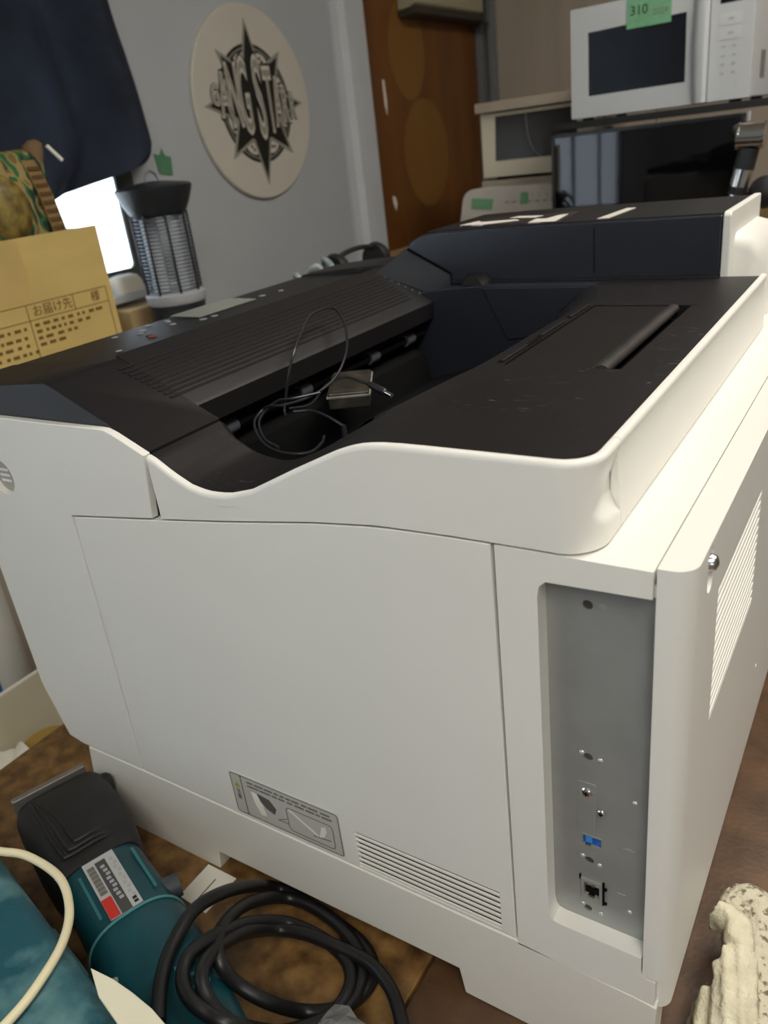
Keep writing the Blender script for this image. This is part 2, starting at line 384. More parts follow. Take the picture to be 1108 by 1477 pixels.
for x, z in ((.5545, .2690), (.5658, .2668), (.5545, .1838), (.5655, .1803), (.5545, .1395), (.5665, .1362), (.5865, .2422), (.5850, .1485)):
    obj('rivet', lathe([(.0017, 0), (.0014, .0005), (.0005, .0009)], n=12, M=frame((x, .0125, z), (1, 0, 0), (0, 0, 1))), mat('rivet_zinc', '#c4c6c4', .35, .5) if (x, z) == (.5545, .2690) else MATS['rivet_zinc'], ip)
obj('cover_tab', prism(rrect(.5515, .5632, .2085, .2470, .0015, 3), 'y', .0117, .0124), STEEL, ip, .0003)
for x, z, r in ((.5575, .2390, .0037), (.5667, .2262, .0028)):
    s = obj('screw', lathe([(r, 0), (r, .0004), (r * .8, .0011), (r * .4, .0014)], n=20, M=frame((x, .0117, z), (1, 0, 0), (0, 0, 1))), CHROME, ip)
    for a in (0, 1): obj('screw_slot', box(x - (r * .5 if a else .0003), x + (r * .5 if a else .0003), .0101, .0106, z - (.0003 if a else r * .5), z + (.0003 if a else r * .5)), DARK, s)
ub = obj('usb_port', prism(rect((.5536, .5672, .1938, .2037)), 'y', .0122, .0150, holes=[rect((.5546, .5663, .1949, .2027))[::-1]]), STEEL, ip)
BLUE = mat('usb_blue', '#1f5fae', .4, var=.1)
obj('usb_insert', box(.5546, .5663, .0139, .0148, .1949, .2027), BLUE, ub); obj('usb_tongue', box(.5566, .5606, .0122, .0139, .1972, .2022), mat('usb_blue_light', '#3b8ad8', .4), ub)
obj('usb_lip', box(.5565, .5600, .0118, .0126, .1952, .1966), CHROME, ub)
rj = obj('ethernet_jack', prism(rect((.5532, .5680, .1478, .1645)), 'y', .0112, .0150, holes=[[(.5555, .1500), (.5655, .1500), (.5655, .1606), (.5555, .1606)]]), STEEL, ip, .0002)
obj('jack_throat', box(.5550, .5660, .0141, .0150, .1495, .1610), DARK, rj)
obj('jack_tongue', box(.5585, .5625, .0110, .0130, .1500, .1518), CHROME, rj)
for x in (.5572, .5618): obj('jack_spring', box(x - .0012, x + .0012, .0104, .0114, .1608, .1630), CHROME, rj)
for a in ((.5676, .5688, .1465, .1665), (.5685, .5705, .1478, .1490), (.5685, .5705, .1605, .1620), (.5525, .5533, .1635, .1672)): obj('jack_clip', box(a[0], a[1], .0110, .0124, a[2], a[3]), DARK, rj)
def engraved(x, z, s, par):
    for k in range(7):
        a = random.uniform(0, PI); obj('engraved_mark', tube([(x + random.uniform(-s, s), .0125, z + random.uniform(-s * .5, s * .5)), (x + random.uniform(-s, s), .0125, z + random.uniform(-s * .5, s * .5))], .00022, 4), GREYP, par)
engraved(.5845, .2020, .005, ip)
obj('engraved_mark', box(.577, .582, .0123, .0126, .1618, .1623), GREYP, ip)
# rear cover: rounded corner, ventilation slots, screw pocket
def arc(cx, cy, r, a0, a1, n): return [(cx + r * math.cos(math.radians(a0 + (a1 - a0) * i / n)), cy + r * math.sin(math.radians(a0 + (a1 - a0) * i / n))) for i in range(n + 1)]
plan = [(.5972, .0), (.6035, .0)] + arc(.6035, .0115, .0115, -90, 0, 8) + [(.615, .62), (.5972, .62)]
rc = prism(plan, 'z', .1112, .4095)
RV = (.064, .208, .275, .366)
lower = prism([(.5985, .006), (.6055, .006)] + arc(.6035, .0155, .0095, -70, 0, 5) + [(.6130, .62), (.5985, .62)], 'z', .078, .1150)
rc = boolean(rc, [lower], 'UNION')
rc = boolean(rc, [box(.6105, .63, RV[0], RV[1], RV[2], RV[3]), prism(rrect(.0300, .0430, .3800, .4062, .0060, 4), 'x', .6122, .63)])
ro = obj('rear_cover', rc, WHITE, PR, .0016, 3)
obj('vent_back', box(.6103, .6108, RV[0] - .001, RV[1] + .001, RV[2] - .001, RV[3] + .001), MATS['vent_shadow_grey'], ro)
sl = None; ns = 14
for i in range(ns):
    z = RV[2] + (RV[3] - RV[2]) * (i + .5) / ns
    if sl is None:
        z00 = z; sl = obj('vent_slat', prism([(.6150, z - .0018), (.6150, z - .0002), (.6112, z + .0022), (.6112, z + .0008)], 'y', RV[0] - .0005, RV[1] + .0005), WHITE, ro)
    else:
        c = sl.copy(); COL.objects.link(c); c.parent = ro; c.location.z = z - z00
obj('screw', lathe([(.0046, 0), (.0046, .0035), (.0036, .0055), (.001, .0065)], n=18, M=frame((.6123, .0365, .3975), (0, 1, 0), (0, 0, 1))), CHROME, ro)
obj('rivet', lathe([(.0022, 0), (.0016, .0006)], n=12, M=frame((.6149, .274, .172), (0, 1, 0), (0, 0, 1))), PAPER, ro)
obj('hinge_clip', box(.5958, .5972, .0015, .004, .392, .399), WHITE2, PR, .0004)
obj('deck_rear_strip', box(.5112, .5955, .5002, .62, .398, .4072), WHITE, PR)

# tray shell: side wall, rounded corner with thumb dimple, rear wall
def shell(stations, name):
    rings = []
    for (x, y, nx, ny, zb, zt, rear) in stations:
        prof = []
        h = zt - zb
        lipd = .0018 if rear < .5 else .0022
        for d, z in ((0.0 + rear * .0002, zb), (0.0, zb + h * .25), (-.0014 * rear, zb + h * .55), (-.0020 * rear, zt - .009), (-.0008 * rear, zt - .0045), (0, zt - .0028), (-.0008, zt - .0009), (-.0028, zt), (-.0052, zt - .0004), (-.0060, zt - .002), (-.0060, zb + .002)):
            px, py, pz = x + nx * d, y + ny * d, z
            # thumb dimple in the corner
            q = dimple(x, y, z)
            px -= nx * q; py -= ny * q
            prof.append((px, py, pz))
        rings.append(prof)
    return rings
def dimple(x, y, z):
    if y > .0405 or x < .556: return 0
    a = math.atan2(y - .0225, x - .545)             # angle round the corner
    s = (a + PI / 2) * .022 if y <= .0225 else (PI / 2) * .022 + (y - .0225)
    ds = (.0530 - s) / .031; dz = (z - .4300) / .0165
    zz = dz - .28 * (1 - ds)
    rr = (ds * .95) ** 2 + zz ** 2 * (1 + 1.0 * max(0, ds))
    return .0056 * max(0, 1 - rr) ** .7 if 0 <= ds else 0
st = []
xs = [.2447, .25, .256, .262, .268, .274, .28, .286, .292, .298, .304, .31, .318, .328, .338, .35, .364, .378, .392, .404, .412, .418, .424, .43, .436, .444, .456, .47, .485, .50, .515, .53, .545]
for x in xs: st.append((x, 0, 0, -1, seam(x) + .0003, rim(x), 0))
R0 = .0222
for i in range(1, 17):
    a = math.radians(-90 + 90 * i / 16); st.append((.545 + R0 * math.cos(a), R0 + R0 * math.sin(a), math.cos(a), math.sin(a), .4085, .4592, max(0, (i - 10) / 6)))
for y in (.026, .030, .034, .038, .0405): st.append((.545 + R0, y, 1, 0, .4085, .4592, 1))
# finer vertical sampling near the corner through subdivision of the outer profile
def shell2(st):
    rings = shell(st, ''); out = []
    for (x, y, nx, ny, zb, zt, rear), r in zip(st, rings):
        new = []
        for i in range(len(r) - 1):
            k = 8 if i < 3 else 2
            for j in range(k):
                t = j / k; p = Vector(r[i]).lerp(Vector(r[i + 1]), t)
                if i < 5:
                    q0 = dimple(x, y, r[i][2]) * (1 - t) + dimple(x, y, r[i + 1][2]) * t
                    q1 = dimple(x, y, p.z); p.x += nx * (q0 - q1); p.y += ny * (q0 - q1)
                new.append(tuple(p))
        new.append(r[-1]); out.append(new)
    return out
obj('tray_side_shell', loft(shell2(st)), WHITE, PR, smooth=50)
obj('tray_rear_shell', loft(shell([(.545 + R0, y, 1, 0, .4085, .4592, 1) for y in (.0411, .1, .3, .4995)], '')), WHITE, PR, smooth=50)

# black output tray -------------------------------------------------------
edge = [(.2425, .0784, .4294), (.2548, .0735, .4222), (.2675, .0730, .4150), (.279, .0745, .4085), (.294, .0740, .4062), (.312, .0700, .4075), (.330, .0660, .4130), (.3476, .0700, .4200), (.3662, .0750, .4300), (.3944, .0788, .4450), (.4092, .1012, .4510), (.4216, .1394, .4550), (.4312, .1888, .4565), (.4335, .28, .4568), (.4351, .3697, .4568), (.4300, .42, .4566), (.4115, .4700, .4560)]
edge = [tuple(v) for v in smoothpath(edge, 4)]
BLK = BLACK.copy(); BLK.name = 'printer_black_scuffed'
nt = BLK.node_tree; b_ = nt.nodes['Principled BSDF']; old = b_.inputs['Base Color'].links[0].from_socket
tc = nt.nodes.new('ShaderNodeTexCoord'); mix = nt.nodes.new('ShaderNodeMix'); mix.data_type = 'RGBA'
mp = nt.nodes.new('ShaderNodeMapping'); mp.inputs['Scale'].default_value = (.35, 1.6, 1); mp.inputs['Rotation'].default_value = (0, 0, .35)
nz = nt.nodes.new('ShaderNodeTexNoise'); nz.inputs['Scale'].default_value = 260; nz.inputs['Detail'].default_value = 2
n2 = nt.nodes.new('ShaderNodeTexNoise'); n2.inputs['Scale'].default_value = 14
rp = nt.nodes.new('ShaderNodeValToRGB'); rp.color_ramp.elements[0].position = .665; rp.color_ramp.elements[1].position = .725
rp2 = nt.nodes.new('ShaderNodeValToRGB'); rp2.color_ramp.elements[0].position = .46; rp2.color_ramp.elements[1].position = .62
mu = nt.nodes.new('ShaderNodeMath'); mu.operation = 'MULTIPLY'
nt.links.new(tc.outputs['Object'], mp.inputs[0]); nt.links.new(mp.outputs[0], nz.inputs['Vector']); nt.links.new(tc.outputs['Object'], n2.inputs['Vector'])
nt.links.new(nz.outputs['Fac'], rp.inputs[0]); nt.links.new(n2.outputs['Fac'], rp2.inputs[0]); nt.links.new(rp.outputs[0], mu.inputs[0]); nt.links.new(rp2.outputs[0], mu.inputs[1])
nt.links.new(mu.outputs[0], mix.inputs[0]); nt.links.new(old, mix.inputs[6]); mix.inputs[7].default_value = (.10, .095, .088, 1); nt.links.new(mix.outputs[2], b_.inputs['Base Color'])
ne = len(edge)
bm = B()
outer = []
for i, p in enumerate(edge):
    t = i / (ne - 1)
    if p[1] < .10 and p[0] < .40: x = p[0]; outer.append((max(.2427, x), .0062, rim(x) - .0016))
    else: outer.append(None)
last = max(i for i, o in enumerate(outer) if o)
A = []; Ce = []
for i in range(last + 1):
    o = outer[i]; A.append([bm.verts.new(Vector(o).lerp(Vector(edge[i]), k / 4)) for k in range(5)])
for a, b in zip(A, A[1:]):
    for k in range(4): bm.faces.new((a[k], a[k + 1], b[k + 1], b[k]))
# plateau, as a fan of strips from the edge to the right border, with the stop-flap recess left open
FX0, FX1, FY0, FY1 = .4425, .5325, .171, .370
pl = [edge[i] for i in range(last, ne)]
poly = [(o[0], o[1]) for o in pl] + [(.4115, .4995), (.5612, .4995), (.5612, .034), (.5598, .025), (.555, .0165), (.546, .0088), (.535, .0062)]
xx = .535
while xx > outer[last][0] + .012: xx -= .012; poly.append((xx, .0062))
poly.append((outer[last][0], .0062))
edges2 = []
for L in (poly, [(FX0, FY0), (FX1, FY0), (FX1, FY1), (FX0, FY1)]):
    vs = []
    for p in L:
        z = .4568
        if abs(p[1] - .0062) < 1e-6: z = min(.4570, rim(p[0]) - .0016)
        for e in pl:
            if abs(e[0] - p[0]) < 1e-7 and abs(e[1] - p[1]) < 1e-7: z = e[2]
        vs.append(bm.verts.new((p[0], p[1], z)))
    edges2 += [bm.edges.new((vs[i], vs[(i + 1) % len(vs)])) for i in range(len(vs))]
bmesh.ops.triangle_fill(bm, use_beauty=True, use_dissolve=False, edges=edges2)
# rolled lip and walls of the pit
cx, cy = .30, .28
prev = None; ring1 = []
for (x, y, z) in edge:
    d = Vector((cx - x, cy - y, 0)); 
    if x > .39: d = Vector((-1, .25, 0))
    d.normalize()
    col = []
    ramp = 1.0 if x > .34 else .35
    for s, dz in ((0, 0), (.006 * ramp, -.0012), (.016 * ramp, -.006 ), (.030 * ramp, -.016), (.048 * ramp, -.030), (.062 * ramp, -.085)):
        zz = max(.338, z + dz)
        col.append(bm.verts.new((x + d.x * s, min(.470, y + d.y * s), zz)))
    ring1.append(col)
for a, b in zip(ring1, ring1[1:]):
    for k in range(5):
        try: bm.faces.new((a[k], b[k], b[k + 1], a[k + 1]))
        except ValueError: pass
tr = obj('output_tray', bm, BLK, PR, smooth=30, recalc=True)
obj('tray_floor', prism([(.17, .340), (.43, .400), (.43, .392), (.17, .3355)], 'y', .03, .472), BLACKD, PR)
obj('tray_far_wall', prism([(.186, .337), (.186, .447), (.235, .4535), (.280, .4562), (.4115, .4562), (.4115, .40), (.34, .36), (.30, .337)], 'y', .4705, .4995), NAVY, PR, .0008)
obj('tray_wall_panel', prism([(.283, .4545), (.409, .4545), (.395, .425), (.345, .402), (.311, .398)], 'y', .4685, .4707), NAVY, PR, .0006)
obj('tray_pivot', hull([(.252, .478, .456), (.280, .478, .456), (.252, .497, .466), (.276, .497, .466), (.284, .497, .456), (.247, .497, .456), (.258, .484, .4645), (.270, .484, .4645)]), BLACK, PR, .0008)
obj('tray_far_ledge', box(.2345, .5240, .4905, .4998, .4560, .4585), BLACK, PR, .0006)
# stop flap in its recess
obj('flap_recess', box(FX0 - .001, FX1 + .001, FY0 - .001, FY1 + .001, .4440, .4455), BLACKD, PR)
obj('recess_wall', prism([(FX0, FY0), (FX1, FY0), (FX1, FY1), (FX0, FY1)], 'z', .4455, .4566, holes=[[(FX0 + .0006, FY0 + .0006), (FX1 - .0050, FY0 + .0006), (FX1 - .0050, FY1 - .0006), (FX0 + .0006, FY1 - .0006)][::-1]]), BLACK, PR)
fl = obj('paper_stop_flap', box(FX0 + .0015, .5080, FY0 + .0012, FY1 - .0012, .4500, .4563), BLACK, PR, .0008)
obj('flap_bar', loft([[(.5135 + .0052 * math.cos(a), y, .4545 + .0042 * math.sin(a)) for a in [2 * PI * k / 14 for k in range(14)]] for y in (FY0 + .0015, FY1 - .004)]), mat('worn_black', '#3a3735', .4, var=.15, vs=30), fl)
for y0, y1 in ((.176, .222), (.252, .300), (.318, .366)): obj('edge_rail', box(.4362, .4408, y0, y1, .4560, .4588), BLACK, PR, .0008)
obj('edge_slot', box(.4365, .4412, .2235, .250, .4565, .4574), DARK, PR)

# hood over the paper exit ------------------------------------------------
def sl_z(x): return .5400 - .45 * x
hood = prism([(.138, sl_z(.138)), (.2165, sl_z(.2165)), (.2190, sl_z(.2190) - .0020), (.2182, .4215), (.2145, .4200), (.150, .440), (.138, .452)], 'y', .0795, .4845)
near = prism([(-.010, .4465), (-.010, .4640), (.085, .4712), (.1400, .4755), (.1460, sl_z(.146) - .0004), (.2416, sl_z(.2416)), (.2416, .4200), (.205, .4400)], 'y', .0066, .0796)
hood = boolean(hood, [near], 'UNION')
ho = obj('hood', hood, BLACK, PR, .0010, 2)
rb = None
for i in range(10):
    x = .1545 + i * .0054; z = sl_z(x); a = math.atan(.45)
    M0 = Matrix.Translation((x, 0, z)) @ Matrix.Rotation(a, 4, 'Y')
    o = obj('rib', box(-.0014, .0014, .066 + .0004 * i, .459 - .0012 * i, -.0012, .0007, M=M0), BLACK, ho, .0004, 1)
for k in range(7): obj('hood_dot', lathe([(.0012, -.0002), (.0009, .0006)], (.150 + k * .0085, .4655 + .001 * k, sl_z(.150 + k * .0085)), 8), GREYINK, ho)
cp = obj('control_panel', prism([(-.014, .450), (-.014, .4612), (-.010, .4632), (.1285, .4672), (.1300, .455)], 'y', .0800, .52), BLACK, PR, .001)
obj('display', prism([(-.002, .272), (.046, .268), (.046, .362), (-.002, .368)], 'z', .4655, .4664), mat('lcd_grey', '#84877f', .25), cp, smooth=None)
KEY = mat('key_print', '#85888a', .5)
for x, y, s in ((.0188, .2122, 1.3), (.001, .236, 1), (.0534, .190, 1), (.0055, .259, 1), (.0341, .241, 1), (.0151, .2528, .8), (.058, .262, 1.2), (.060, .2773, 1.1), (.0342, .3873, 1.2), (.0399, .4159, 1), (.0079, .1848, .9), (.0765, .132, .9), (.030, .200, .9)):
    obj('key', lathe([(.0036 * s, 0), (.0036 * s, .0005), (.0030 * s, .0008)], (x, y, .4632 + (x + .01) * .0289), 14), KEY if (x, y) != (.0534, .190) else BLACKD, cp)
obj('stop_key', lathe([(.0042, 0), (.0042, .0010), (.0034, .0016)], (.062, .186, .4650), 14), mat('key_red', '#7a3a33', .5), cp)
obj('far_end_cap', prism([(-.010, .450), (-.010, .4650), (.060, .4715), (.140, .4760), (.147, .472), (.147, .450)], 'y', .5202, .605), BLACK, PR, .002)
obj('hood_far_corner', hull([(.146, .4630, sl_z(.146)), (.2085, .4832, sl_z(.2085) + .0004), (.2290, .4985, .4520), (.2285, .4985, .4645), (.1700, .4990, .4955), (.150, .4990, .4740), (.150, .52, .45), (.228, .52, .45), (.228, .52, .4645), (.168, .52, .4955), (.14, .52, .474)]), mat('matte_black_blue', '#1c2027', .62, spec=.3), PR, .0008)
# paper exit: back wall, shaft, rollers, guide fins
obj('exit_back', box(.165, .188, .08, .4702, .3365, .4290), BLACKD, PR)
obj('exit_shaft', tube([(.203, .085, .405), (.203, .465, .405)], .0042, 10), BLACKD, PR)
for y in (.125, .2315, .3547, .4319): obj('exit_roller', tube([(.203, y - .008, .405), (.203, y + .008, .405)], .0068, 14), mat('roller_grey', '#4b4e57', .6) if y < .13 else MATS['roller_grey'], PR)
for y in (.10, .124, .1552, .19, .2223, .2545, .287, .3204, .3515, .3851, .4196, .45): obj('guide_fin', prism([(.188, .395), (.188, .428), (.206, .424), (.209, .4185), (.2, .41)], 'y', y - .0011, y + .0011), mat('fin_grey', '#303236', .5) if y == .10 else MATS['fin_grey'], PR)
obj('exit_guide', prism([(.188, .337), (.188, .392), (.212, .385), (.222, .345), (.222, .337)], 'y', .10, .45), DARK, PR)
# tall housing at the far side
hp = [(.2285, .430), (.2285, .4660), (.1712, .4965), (.178, .5035), (.192, .5095), (.212, .5125), (.260, .5135), (.5240, .5140), (.5240, .430)]
hu = obj('far_housing', prism(hp, 'y', .5, .66), NAVY, PR, .0022, 3)
obj('housing_top', prism([(.20, .512), (.20, .5136), (.26, .5150), (.5235, .5155), (.5235, .512)], 'y', .5035, .658), BLACK, hu, .0008)
TORN = mat('torn_label_white', '#cfcac0', .7); LBLK = mat('black_sticker', '#2a2523', .35)
obj('sticker', prism([(.236, .522), (.36, .508), (.350, .60), (.238, .585)], 'z', .5145, .5158), LBLK, hu, smooth=None)
for q in ([(.232, .525), (.262, .517), (.300, .540), (.290, .552), (.25, .545), (.240, .56)], [(.322, .512), (.354, .509), (.345, .575), (.336, .57), (.332, .54), (.318, .545)], [(.275, .57), (.31, .56), (.315, .575), (.28, .585)]):
    obj('torn_label', prism(q, 'z', .5150, .5162), TORN, hu, smooth=None)
obj('white_strip', prism([(.399, .512), (.411, .512), (.414, .598), (.404, .598)], 'z', .5150, .5161), TORN, hu, smooth=None)
obj('housing_seam', box(.399, .4002, .4994, .501, .463, .508), BLACKD, hu)
cap = prism([(.4990, .452), (.4990, .5135), (.5025, .5168), (.662, .5168), (.662, .40), (.4990, .40)], 'x', .5245, .5320)
co = obj('white_end_cap', cap, WHITE, PR, .0016, 3)
obj('end_cap_bulge', loft([[(.531, y, z) for y, z in rrect(.520, .662, .40, .494, .012)], [(.545, y, z) for y, z in rrect(.524, .662, .40, .490, .014)], [(.556, y, z) for y, z in rrect(.540, .662, .40, .476, .016)], [(.562, y, z) for y, z in rrect(.560, .662, .40, .455, .016)]]), WHITE, co, smooth=60)

# ================================================================ things in the output tray
ad = thing('power_adapter', 'small dark grey power adapter lying in the printer output tray', 'power adapter', (.245, .25, .39))
Q = [Vector((.2100, .2740, .4115)), Vector((.2420, .2950, .4105)), Vector((.2790, .2330, .4090)), Vector((.2470, .2120, .4100))]
bm = B(); nrm = (Q[1] - Q[0]).cross(Q[3] - Q[0]).normalized()
if nrm.z < 0: nrm = -nrm
tp = [bm.verts.new(q) for q in Q]; bt = [bm.verts.new(q - nrm * .016) for q in Q]
bm.faces.new(tp); bm.faces.new(bt[::-1])
for i in range(4): bm.faces.new((tp[i], tp[(i + 1) % 4], bt[(i + 1) % 4], bt[i]))
obj('casing', bm, mat('adapter_dark', '#32302b', .35, vs=60, col2='#4d483b', lo=.45, hi=.75), ad, .002)
obj('seam_band', tube([q - nrm * .004 + (q - sum(Q, Vector()) / 4).normalized() * .0004 for q in Q], .0012, 6, closed=True), mat('adapter_edge', '#8f8c84', .4), ad)
cb = thing('adapter_cable', 'thin black looped cable with barrel plug lying in the printer output tray', 'cable', (.25, .18, .40))
TH = mat('thin_black_cable', '#26262a', .32, var=.1)
path = [(.246, .152, .409), (.240, .160, .416), (.247, .172, .455), (.228, .215, .4675), (.207, .2577, .472), (.2042, .2957, .4700), (.235, .270, .4600), (.262, .230, .4460), (.268, .200, .4300), (.262, .172, .4220), (.246, .152, .4190), (.232, .150, .4180), (.222, .150, .4130), (.228, .131, .408), (.252, .112, .400), (.280, .102, .398), (.300, .110, .397), (.294, .135, .395), (.282, .155, .393)]
obj('wire', tube(smoothpath(path, 8), .00125, 8), TH, cb)
path = [(.268, .176, .424), (.250, .160, .4225), (.236, .158, .4205), (.226, .152, .414), (.231, .134, .4085), (.250, .1165, .402), (.272, .108, .399)]
obj('wire', tube(smoothpath(path, 8), .00125, 8), TH, cb)
path = [(.2350, .170, .4090), (.243, .192, .4070), (.250, .208, .4195), (.262, .222, .4240), (.2860, .2240, .4180)]
obj('wire', tube(smoothpath(path, 8), .00125, 8), TH, cb)
path = [(.238, .172, .4060), (.252, .180, .4050), (.270, .178, .4020), (.290, .174, .3960)]
obj('wire', tube(smoothpath(path, 8), .00125, 8), TH, cb)
p0 = Vector((.2850, .2242, .4185)); p1 = Vector((.3130, .2190, .4105)); dd = (p1 - p0).normalized()
obj('plug_body', tube([p0, p0 + dd * .004, p0 + dd * .020, p0 + dd * .0215], [.002, .0034, .0034, .0026], 12), TH, cb)
obj('plug_tip', tube([p0 + dd * .021, p0 + dd * .029], .0022, 12), CHROME, cb)
obj('strain_relief', tube([(.289, .1745, .3965), (.2895, .174, .3865)], [.0022, .0028], 10), TH, cb)

# ================================================================ on the table in front of the printer
def blend(parts, voxel=.0025, disp=0., ds=60., smooth=4, sx=1.):
    me = bpy.data.meshes.new('tmp'); bm = B()
    for p in parts:
        t = bpy.data.meshes.new('t'); p.to_mesh(t); p.free(); bm.from_mesh(t); bpy.data.meshes.remove(t)
    bmesh.ops.recalc_face_normals(bm, faces=bm.faces); bm.to_mesh(me); bm.free()
    o = bpy.data.objects.new('tmp', me); COL.objects.link(o)
    r = o.modifiers.new('r', 'REMESH'); r.mode = 'VOXEL'; r.voxel_size = voxel
    s = o.modifiers.new('s', 'SMOOTH'); s.iterations = smooth; s.factor = .5
    bpy.context.view_layer.update()
    m2 = bpy.data.meshes.new_from_object(o.evaluated_get(bpy.context.evaluated_depsgraph_get()))
    bpy.data.objects.remove(o); bpy.data.meshes.remove(me)
    if disp:
        no = [v.normal.copy() for v in m2.vertices]
        for v, nn in zip(m2.vertices, no):
            q = v.co * ds; v.co += nn * disp * (noise.noise(q) + .5 * noise.noise(q * 2.3))
    return m2

# --- reciprocating saw
TA = Vector((.9413, -.3375, 0)); TB = Vector((.3375, .9413, 0)); TO = Vector((.196, -.104, 0))
def T(s, t, z): return TO + TA * s + TB * t + Vector((0, 0, z))
def sect(s, w, z0, z1, t=0., e=3.2, n=28):
    out = []
    for k in range(n):
        a = 2 * PI * k / n; c, d = math.cos(a), math.sin(a)
        u = math.copysign(abs(c) ** (2 / e), c) * w; v = math.copysign(abs(d) ** (2 / e), d)
        out.append(T(s, t + u, (z0 + z1) / 2 + v * (z1 - z0) / 2))
    return out
sw = thing('reciprocating_saw', 'teal power saw with black rubber front lying beside the printer base', 'power tool', T(.05, 0, 0))
boot = [(-.176, .036, .012, .066), (-.170, .042, .008, .074), (-.155, .045, .004, .080), (-.110, .045, .003, .084), (-.075, .043, .003, .084), (-.052, .039, .005, .081), (-.046, .036, .006, .079)]
bo = obj('rubber_boot', loft([sect(s, w, a, b, .004, 4.5) for s, w, a, b in boot]), RUBBER, sw, smooth=60)
for q, (dt, ds) in enumerate(((0, 0), (.006, .006), (.013, .013))):
    rid = [T(-.155, -.026 + dt * .4 + .004, .0795), T(-.100 + 0 - ds, -.026 + dt + .004, .0835), T(-.066 - ds, -.024 + dt + .004, .0838), T(-.060 - ds, -.016 + dt, .0840), T(-.060 - ds, .010, .0840), T(-.062 - ds, .034, .0775)]
    obj('boot_ridge', tube(smoothpath(rid, 6), .0016, 6), RUBBER, bo)
obj('boot_ear', tube([T(-.135, .026, .060), T(-.146, .036, .066), T(-.152, .044, .064), T(-.154, .047, .05)], [.014, .012, .010, .006], 12), RUBBER, sw)
obj('shoe_plate', box(-.004, .003, -.038, .034, -.006, .014, M=frame(T(-.176, .002, .064), TA, TB)), mat('worn_steel', '#8d8a84', .4, .6), sw, .0015)
obj('blade_clamp', tube(smoothpath([T(-.170, .020, .060), T(-.185, .022, .066), T(-.192, .016, .060), T(-.192, .010, .045)], 5), .002, 6), DARKMET, sw)
TEALD = mat('teal_housing', '#0f434c', .38, var=.15, vs=30, spec=.5)
body = [(-.050, .0345, .006, .0775), (-.044, .0365, .005, .079), (.0, .0375, .004, .0805), (.026, .0375, .004, .0805), (.034, .0375, .004, .0800)]
go = obj('gear_housing', loft([sect(s, w, a, b, .004, 3.6) for s, w, a, b in body]), TEALD, sw, smooth=60)
rear = [(.030, .0395, .003, .0825), (.034, .0405, .003, .0840), (.060, .0415, .003, .0835), (.095, .0400, .004, .078), (.130, .037, .005, .072), (.165, .034, .006, .068), (.20, .032, .006, .064), (.24, .031, .006, .060), (.26, .026, .010, .054)]
mh = obj('motor_housing', loft([sect(s, w, a, b, .004, 2.6) for s, w, a, b in rear]), TEALD, sw, smooth=60)
obj('seam_rim', tube([p for p in sect(.033, .0409, .003, .0843, .004, 2.6, 36)], .0012, 6, closed=True), mat('teal_worn_edge', '#4f8a8c', .5), sw)
for t in (-.020, .0265): obj('housing_groove', box(-.030, .024, -.0012, .0012, 0, .0012, M=frame(T(-.008 + .004, t + .004, .0790 - abs(t) * .02), TA, TB)), mat('teal_edge', '#2f6f74', .45) if t < 0 else MATS['teal_edge'], go)
lab = obj('rating_plate', box(-.0355, .0355, -.0135, .0135, 0, .0006, M=frame(T(-.008, .003, .0803), TA, TB)), mat('plate_silver', '#b9b9b6', .35), sw, smooth=None)
MT = lambda s, t, z=.0809: frame(T(-.008 + s, .003 + t, z), TA, TB)
obj('plate_dark_block', box(-.030, .0355, -.0040, .0048, 0, .0004, M=MT(0, 0)), mat('plate_dark', '#4a4a4a', .5), lab, smooth=None)
obj('plate_red_block', box(-.0115, .0115, -.0042, .0042, 0, .0004, M=MT(.0235, -.0092)), mat('plate_red', '#c8322c', .5), lab, smooth=None)
for k in range(7): obj('plate_print', box(-.0022, .0022, -.003, .003, 0, .0003, M=MT(-.026 + k * .0052, -.0085)), GREYINK, lab, smooth=None)
for k in range(10): obj('plate_print', box(-.0018, .0018, -.0014, .0014, 0, .0003, M=MT(-.026 + k * .0055, .0092 + .0015 * (k % 2))), GREYP, lab, smooth=None)
for k in range(2): obj('plate_print', box(-.0014, .0014, -.0017, .0017, 0, .0004, M=MT(.0275 + .004 * k, .0095)), INK, lab, smooth=None)
for k in range(9): obj('plate_print', box(-.0016, .0016, -.0018, .0018, 0, .0003, M=MT(-.022 + k * .0052, .0004 + .0006 * (k % 3), .0812)), GREYP, lab, smooth=None)
obj('speed_knob', tube([T(.012, .036, .060), T(.014, .050, .060)], [.0115, .0095], 14), mat('dark_grey_plastic', '#3b4148', .5), sw)
for k, s in enumerate((.064, .072)): obj('screw_boss', tube([T(s, -.020 - .006 * k, .074), T(s + .012, -.024 - .006 * k, .0705)], .003, 8), mat('dull_metal', '#8d8f88', .4, .5) if k == 0 else MATS['dull_metal'], sw)
for k in range(3): obj('air_vent', tube([T(.100 + k * .010, .010, .0790 - .0012 * k), T(.100 + k * .010, .028, .0745 - .0012 * k)], .0016, 6), MATS['teal_edge'], mh)
obj('rear_handle', tube(smoothpath([T(.215, .0, .045), T(.235, .030, .036), T(.225, .060, .024), T(.190, .080, .016)], 6), [.018] * 18 + [.012], 12), TEALD, sw)

